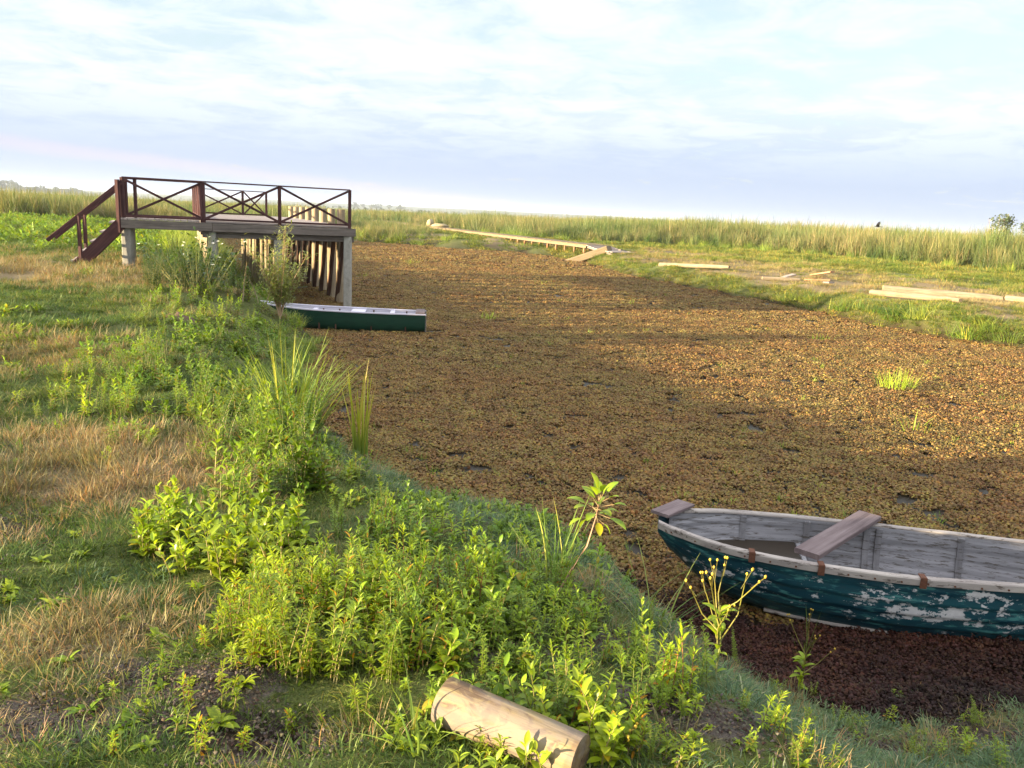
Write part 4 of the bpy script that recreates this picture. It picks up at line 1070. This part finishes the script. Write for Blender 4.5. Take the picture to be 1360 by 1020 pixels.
for px, py, h, n, sp_, lab in ((1190, 516, .42, 130, .32, 'large bright grass tuft standing alone in the floating plants'), (650, 424, .3, 40, .25, 'small grass tuft in the canal right of the canoe'),
                              (1212, 572, .3, 14, .25, 'sparse low tuft in the canal behind the rowing boat'), (545, 350, .35, 50, .5, 'far grass tuft in the canal right of the jetty piles'),
                              (732, 378, .25, 40, .8, 'flat bright weed patch on the canal near the far bank'), (838, 405, .3, 16, .3, 'thin tuft in mid canal'), (490, 368, .3, 40, .5, 'tuft in the canal close to the jetty front posts'),
                              (1090, 452, .22, 20, .3, 'faint low tuft in the canal below the far bank')):
    fo = blades(n, h, sp_, .010, int(px), droop=(.05, .7), elev=(.8, 1.5), tip=(1.5, 1.3, .7), base=(1.25, 1.3, .7), dryfrac=.02)
    single('grass_tuft', at(px, py, .01), None, fo, None, M_blade, lab, 'grass tuft', group='tufts in the canal')
# tussocks on the far bank
for i, (px, py, h, lab) in enumerate(((1285, 452, .55, 'dark green tussock hanging over the far bank above the canal edge'), (1225, 425, .5, 'green tussock in the middle of the far bank slope'), (1190, 418, .42, 'olive tussock left of the middle tussock on the far bank'),
                               (1340, 455, .5, 'yellowish tussock at the right end of the far bank'), (1120, 412, .4, 'low olive tussock on the far bank below the broken planks'), (1060, 398, .35, 'low yellow tussock under the pale pole on the far bank'))):
    g = G(px, py); fo = blades(230, h * 1.25, .5, .014, 640 + i, droop=(.5, 1.7), elev=(.5, 1.4), base=(.5, .6, .5) if i % 2 == 0 else (.95, .85, .8), dryfrac=.12)
    single('tussock', g, None, fo, None, M_blade, lab, 'tussock', group='tussocks on the far bank')
for i in range(16):
    px = rng.uniform(1040, 1400); t = (px - 1040) / 360; g = G(px, 404 + 50 * t + rng.uniform(-12, 4)); kk = i % 2
    fo = blades(110, rng.uniform(.3, .6), .3, .012, 660 + i, droop=(.5, 1.7), elev=(.5, 1.4), base=(.5, .6, .5) if kk else (.95, .85, .8), dryfrac=.12)
    single('tussock', g, None, fo, None, M_blade, 'small green tussock among the larger tussocks on the far bank slope' if kk else 'small yellowish tussock among the larger tussocks on the far bank slope', 'tussock', group='small green tussocks on the far bank' if kk else 'small yellowish tussocks on the far bank')
# tall sapling
random.seed(31); g = G(735, 800); st, fo = MB(), MB()
pts = [Vector((0, 0, 0)), Vector((.06, .02, .12)), Vector((.13, .03, .25)), Vector((.16, .03, .38)), Vector((.17, .03, .46))]
st.tube(pts, [.0045, .0045, .004, .003, .002], 6, (1.0, .75, .8))
for i in range(24):
    t = i / 23; p = pts[3].lerp(pts[4], t); el = -.5 + 1.7 * t + random.uniform(-.2, .2); L_ = random.uniform(.05, .085)
    q = p + rose(i * 2.4, el) * random.uniform(.03, .07); st.tube([p, q], [.0015, .001], 4, (1.1, 1.0, .8))
    fo.leaf(q, rose(i * 2.4, el), L_, L_ * .5, .7, .25, 5, jit((1.1, 1.05, .9), .15) if i != 2 else (2.6, 1.3, .8), None, .5)
single('sapling', g, st, fo, M_cane, M_broad, 'tall bare stemmed sapling with a tuft of light leaves on top', 'sapling')
# yellow budded plants
def budplant(seed, hh, nb_):
    random.seed(seed); st, fo, fl = MB(), MB(), MB()
    tops = []
    top = Vector((random.uniform(-.03, .03), 0, hh * .55)); st.tube([(0, 0, 0), top * .5 + Vector((.01, 0, 0)), top], [.004, .0032, .0026], 6, (.9, .9, .7))
    for i in range(nb_):
        a = i * 2.4 + random.uniform(-.4, .4); q = top * random.uniform(.45, 1.0); e = q + rose(a, random.uniform(.7, 1.3)) * hh * random.uniform(.35, .6)
        st.tube([q, q.lerp(e, .5) + Vector((random.uniform(-.02, .02), random.uniform(-.02, .02), -.012)), e], [.003, .0024, .0018], 5, (.9, .8, .5)); tops.append(e)
        for k in range(2):
            e2 = e + rose(a + random.uniform(-1, 1), .9) * .03; st.tube([q.lerp(e, .8), e2], [.0015, .001], 4, (.75, .65, .5)); tops.append(e2)
    for e in tops:
        vs = []; n = 7
        for r_k, z_ in ((.001, -.004), (.0038, -.001), (.0048, .003), (.003, .006), (.0008, .008)):
            for j in range(n): vs.append(e + Vector((math.cos(6.283 * j / n) * r_k, math.sin(6.283 * j / n) * r_k, z_)))
        fl.add(vs, [(i * n + j, i * n + (j + 1) % n, (i + 1) * n + (j + 1) % n, (i + 1) * n + j) for i in range(4) for j in range(n)], jit((1, 1, 1), .15), None, True)
    for i in range(26):
        q = top * random.uniform(.05, .95); L_ = random.uniform(.04, .08); fo.leaf(q, rose(i * 2.4, random.uniform(.3, 1.2)), L_, L_ * .36, .9, .3, 5, jit((1.1, 1.1, .8), .15), None, .5)
    return st, fo, fl
for px, py, s_, h_, n_, lab in ((950, 900, 71, .52, 8, 'tall branching weed with yellow buds in front of the dark litter'), (1058, 925, 74, .46, 4, 'slender yellow budded weed below the rowing boat'), (820, 1010, 77, .14, 3, 'short weed with orange yellow flowers right of the cut log')):
    st, fo, fl = budplant(s_, h_, n_); single('flowering_weed', G(px, py), st, fo, M_stem, M_lance, lab, 'flowering weed', (('buds', fl, M_petal),))
# feathery shrub in front of the jetty piles
random.seed(33); g = G(372, 424); st, fo = MB(), MB()
for i in range(17):
    a = random.uniform(0, 6.28); L_ = random.uniform(.9, 1.8); lean = random.uniform(.1, .5)
    pts = [Vector((math.cos(a), math.sin(a), 0)) * lean * L_ * (t ** 1.4) + Vector((0, 0, L_ * t)) for t in (0, .3, .6, 1)]
    st.tube(pts, [.014, .011, .007, .003], 5, (1, .9, .8))
    for k in range(150):
        t = .3 + .7 * random.random(); kk = t * 3; j = min(int(kk), 2); p = pts[j].lerp(pts[j + 1], kk - j) + Vector((random.gauss(0, .07), random.gauss(0, .07), random.gauss(0, .05)))
        l = random.uniform(.06, .13); fo.leaf(p, rose(random.uniform(0, 6.28), random.uniform(-.1, 1.1)), l, l * .22, .9, .3, 3, jit((1, 1, 1), .25), None, .42)
single('willow_shrub', g, st, fo, M_cane, M_willow, 'feathery pale yellow green shrub in front of the jetty piles', 'shrub')
# bare canes beside it
for i, (px, py, dx, h_) in enumerate(((322, 402, .1, .75), (345, 408, -.25, .6), (352, 405, .35, .8), (280, 398, -.05, .55))):
    g = G(px, py); st = MB(); st.tube([(0, 0, -.05), (dx * .4, 0, h_ * .5), (dx, 0, h_)], [.012, .010, .005], 5, (1, 1, 1)); o = st.build('dry_cane', M_cane); o.location = g
    tag(o, ('straight dry cane left of the feathery shrub', 'dry cane leaning left beside the feathery shrub', 'dry cane leaning right against the feathery shrub', 'short dry cane among the white flowers')[i], 'cane', 'dry canes by the jetty')
# white flowered bush
random.seed(34); g = G(262, 388); st, fo, fl = MB(), MB(), MB()
for i in range(26):
    a = random.uniform(0, 6.28); L_ = random.uniform(.55, 1.0); q = Vector((math.cos(a), math.sin(a), 0)) * random.uniform(.1, .9); e = q * 1.25 + Vector((0, 0, L_)); st.tube([q * .4, e], [.006, .003], 4)
    for k in range(26):
        p = (q * .5).lerp(e, random.random()) + Vector((random.gauss(0, .06), random.gauss(0, .06), random.gauss(0, .05))); l = random.uniform(.06, .11); fo.leaf(p, rose(random.uniform(0, 6.28), random.uniform(-.2, 1)), l, l * .45, .8, .3, 3, jit((1, 1, 1), .25), None, .5)
    if i % 2 == 0:
        for k in range(5): fl.leaf(e, rose(k * 1.256 + i, random.uniform(0, .9)), .038, .03, .3, .2, 3, (1, 1, 1), None, .6)
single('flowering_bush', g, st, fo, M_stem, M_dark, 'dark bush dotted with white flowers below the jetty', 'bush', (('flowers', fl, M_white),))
# little earth mounds on the bank
m_earth, nt, out = newmat('dug earth'); en = noise(nt, coords(nt, 'pos'), 25, 6, .7); principled(nt, out, mix(nt, en, (.07, .045, .03), (.19, .13, .09)), .95, .1, bump(nt, en, .8, .03))
def mound(px, py, r, h, lab):
    g = G(px, py); mb = MB(); vs = []; n = 20
    for i in range(7):
        t = i / 6
        for j in range(n):
            a = 6.283 * j / n; k = 1 + .3 * mnoise.noise(Vector((math.cos(a) * 2 + px, math.sin(a) * 2, t * 2))); vs.append((math.cos(a) * r * t * k, math.sin(a) * r * t * k, h * (1 - t * t) * k - .03))
    mb.add(vs, [(i * n + j, i * n + (j + 1) % n, (i + 1) * n + (j + 1) % n, (i + 1) * n + j)[::-1] for i in range(6) for j in range(n)], smooth=True); o = mb.build('earth_mound', m_earth); o.location = g; tag(o, lab, 'mound', 'earth mounds on the bank')
mound(183, 496, .14, .08, 'small bare brown earth mound among sunlit herbs'); mound(235, 428, .28, .16, 'dark domed earth mound nearer the jetty')
# shrubs on the horizon
def hbush(px, d, w, h, seed, lab):
    g = Vector(((px - 680) / F * d, d, 0)); g.z = gz(g.x, g.y); mb = crown(seed, w, h, int(400 * w), .08 + .012 * w, False); st = MB()
    for i in range(7):
        a = random.uniform(0, 6.28); st.tube([(0, 0, -.1), (math.cos(a) * w * .15, math.sin(a) * w * .15, h * .4), (math.cos(a) * w * .4, math.sin(a) * w * .4, h * .85)], [.05, .04, .015], 5)
    o = single('bush', g, st, mb, M_cane, M_hb, lab, 'bush', group='bushes above the reeds')
M_hb = leaf_mat('grey green bush', (.075, .10, .05), (.11, .135, .07), .2)
hbush(1297, 80, 2.3, 4.4, 90, 'round airy bush rising above the reeds at right'); hbush(1345, 84, 2.4, 4.0, 91, 'lower pale bush above the reeds at the right edge')
# bird
mb = MB(); d_ = ray(1166, 301).normalized() * 60; pos = Vector((0, 0, CAM_H)) + d_
prof = [(-.26, .004, 0), (-.18, .02, 0), (-.08, .05, 0), (.04, .06, 0), (.12, .045, .01), (.17, .035, .02), (.21, .03, .02), (.25, .008, .015)]
vs = []; n = 8
for x_, r_k, z_ in prof:
    for j in range(n): vs.append((x_, math.cos(6.283 * j / n) * r_k, z_ + math.sin(6.283 * j / n) * r_k * .9))
mb.add(vs, [(i * n + j, (i + 1) * n + j, (i + 1) * n + (j + 1) % n, i * n + (j + 1) % n) for i in range(len(prof) - 1) for j in range(n)], smooth=True)
for s in (-1, 1):
    top = [(.10, s * .04, .03), (.13, s * .18, .16), (.06, s * .34, .26), (-.08, s * .44, .30), (-.12, s * .30, .22), (-.10, s * .16, .12), (-.10, s * .04, .02)]
    mb.add(top + [(x_, y_, z_ - .012) for x_, y_, z_ in top], [tuple(range(7)), tuple(range(13, 6, -1))] + [(i, (i + 1) % 7, (i + 1) % 7 + 7, i + 7) for i in range(7)])
mb.add([(-.22, -.02, .005), (-.22, .02, .005), (-.36, .06, .0), (-.36, -.06, .0), (-.22, -.02, -.008), (-.22, .02, -.008), (-.36, .06, -.008), (-.36, -.06, -.008)], [(0, 1, 2, 3), (7, 6, 5, 4), (0, 4, 5, 1), (1, 5, 6, 2), (2, 6, 7, 3), (3, 7, 4, 0)])
m_b, nt, out = newmat('dark plumage'); principled(nt, out, (.02, .02, .022), .7, .2)
o = mb.build('bird', m_b); o.location = pos; o.scale = (.85, .85, .85); o.rotation_euler = (R(-15), 0, R(150)); tag(o, 'small dark bird flying low above the reeds', 'bird')

# ------------------------------------------------------------------ sky, sun, air
SUN_EL = R(7.3); to_sun = Vector((-.935, -.355, 0)).normalized() * math.cos(SUN_EL) + Vector((0, 0, math.sin(SUN_EL)))
sl = bpy.data.lights.new('sun', 'SUN'); sl.energy = 5.0; sl.angle = R(.9); sl.color = (1, .80, .50)
so = bpy.data.objects.new('sun', sl); C.objects.link(so); so.rotation_euler = to_sun.to_track_quat('Z', 'Y').to_euler()
w = bpy.data.worlds.new('World'); S.world = w; w.use_nodes = True; nt = w.node_tree; nt.nodes.clear()
out = nt.nodes.new('ShaderNodeOutputWorld')
sky = nt.nodes.new('ShaderNodeTexSky'); sky.sky_type = 'NISHITA'; sky.sun_disc = False; sky.sun_elevation = SUN_EL; sky.sun_rotation = math.atan2(to_sun.x, to_sun.y) % (2 * math.pi)
bg1 = nt.nodes.new('ShaderNodeBackground'); bg1.inputs[1].default_value = .068; nt.links.new(sky.outputs[0], bg1.inputs[0])
tc = nt.nodes.new('ShaderNodeTexCoord'); sx = nt.nodes.new('ShaderNodeSeparateXYZ'); nt.links.new(tc.outputs['Generated'], sx.inputs[0])
zc = math_(nt, 'MAXIMUM', sx.outputs[2], 0.0)
den = math_(nt, 'ADD', zc, .09)
cb = nt.nodes.new('ShaderNodeCombineXYZ'); nt.links.new(math_(nt, 'DIVIDE', sx.outputs[0], den), cb.inputs[0]); nt.links.new(math_(nt, 'DIVIDE', sx.outputs[1], den), cb.inputs[1])
cl1 = noise(nt, cb.outputs[0], .55, 7, .55, .4); cl2 = noise(nt, cb.outputs[0], 2.6, 8, .66, .5)
cl = math_(nt, 'ADD', math_(nt, 'MULTIPLY', cl1, .5), math_(nt, 'MULTIPLY', cl2, .5))
# cloud colour by height: lilac veil low, bright broken cloud above; thin warm streak just over the horizon
veil = ramp(nt, zc, [(0., (.50, .58, .80)), (.03, (.55, .65, .84)), (.075, (.56, .67, .88)), (.13, (.69, .80, .94)), (.2, (.75, .87, .97)), (.5, (.80, .87, .98))])
bright = mix(nt, ramp(nt, cl, [(.42, 0.), (.55, 1.)]), veil, (.97, 1.05, 1.09))
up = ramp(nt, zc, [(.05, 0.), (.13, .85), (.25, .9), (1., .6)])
ccol = mix(nt, ramp(nt, zc, [(.27, 0.), (.5, 1.)]), mix(nt, up, veil, bright), (1.7, 1.74, 1.82))  # unseen overhead sky made extra bright, added to lift the shade below
st2 = noise(nt, coords(nt, attr=None) if False else cb.outputs[0], .22, 3, .5)
az = nt.nodes.new('ShaderNodeMath'); az.operation = 'MULTIPLY'; nt.links.new(sx.outputs[0], az.inputs[0]); az.inputs[1].default_value = .075
zt = math_(nt, 'ADD', sx.outputs[2], az.outputs[0])      # the warm streak slopes down to the right
streak = ramp(nt, math_(nt, 'ADD', zt, math_(nt, 'MULTIPLY', math_(nt, 'SUBTRACT', cl2, .5), .012)), [(-.001, 0.), (.006, 1.), (.012, 1.), (.02, 0.)])
azm = ramp(nt, sx.outputs[0], [(0., 1.), (.12, .5), (.22, 0.)])
ccol = mix(nt, math_(nt, 'MULTIPLY', math_(nt, 'MULTIPLY', streak, azm), .36), ccol, (.90, .74, .82))
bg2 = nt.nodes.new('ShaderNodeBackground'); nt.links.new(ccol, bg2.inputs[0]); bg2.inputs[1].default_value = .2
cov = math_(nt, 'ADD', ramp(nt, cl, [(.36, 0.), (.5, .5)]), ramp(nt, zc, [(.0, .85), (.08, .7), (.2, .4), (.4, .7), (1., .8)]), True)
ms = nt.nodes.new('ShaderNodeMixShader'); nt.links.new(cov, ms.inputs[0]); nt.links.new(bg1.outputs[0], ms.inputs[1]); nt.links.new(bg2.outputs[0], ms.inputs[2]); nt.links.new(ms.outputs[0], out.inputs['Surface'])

HAZE = True
if HAZE:
    hz = MB(); x0, x1, y0, y1, z0, z1 = -6200, 6200, -60, 6200, -1.6, 34
    hz.add([(x0, y0, z0), (x1, y0, z0), (x1, y1, z0), (x0, y1, z0), (x0, y0, z1), (x1, y0, z1), (x1, y1, z1), (x0, y1, z1)], [(3, 2, 1, 0), (4, 5, 6, 7), (0, 1, 5, 4), (1, 2, 6, 5), (2, 3, 7, 6), (3, 0, 4, 7)])
    m, nt, out = newmat('pale air'); vp = nt.nodes.new('ShaderNodeVolumePrincipled'); vp.inputs['Color'].default_value = (.74, .84, 1.0, 1); vp.inputs['Density'].default_value = .00017; vp.inputs['Anisotropy'].default_value = .1
    nt.links.new(vp.outputs[0], out.inputs['Volume']); tag(hz.build('haze', m), kind='stuff')

S.view_settings.view_transform = 'Standard'; S.view_settings.look = 'None'; S.view_settings.gamma = 1; S.view_settings.exposure = 2.42
S.view_settings.use_curve_mapping = False
S.cycles.max_bounces = 6; S.cycles.transparent_max_bounces = 6; S.cycles.volume_bounces = 0
S.cycles.use_denoising = True
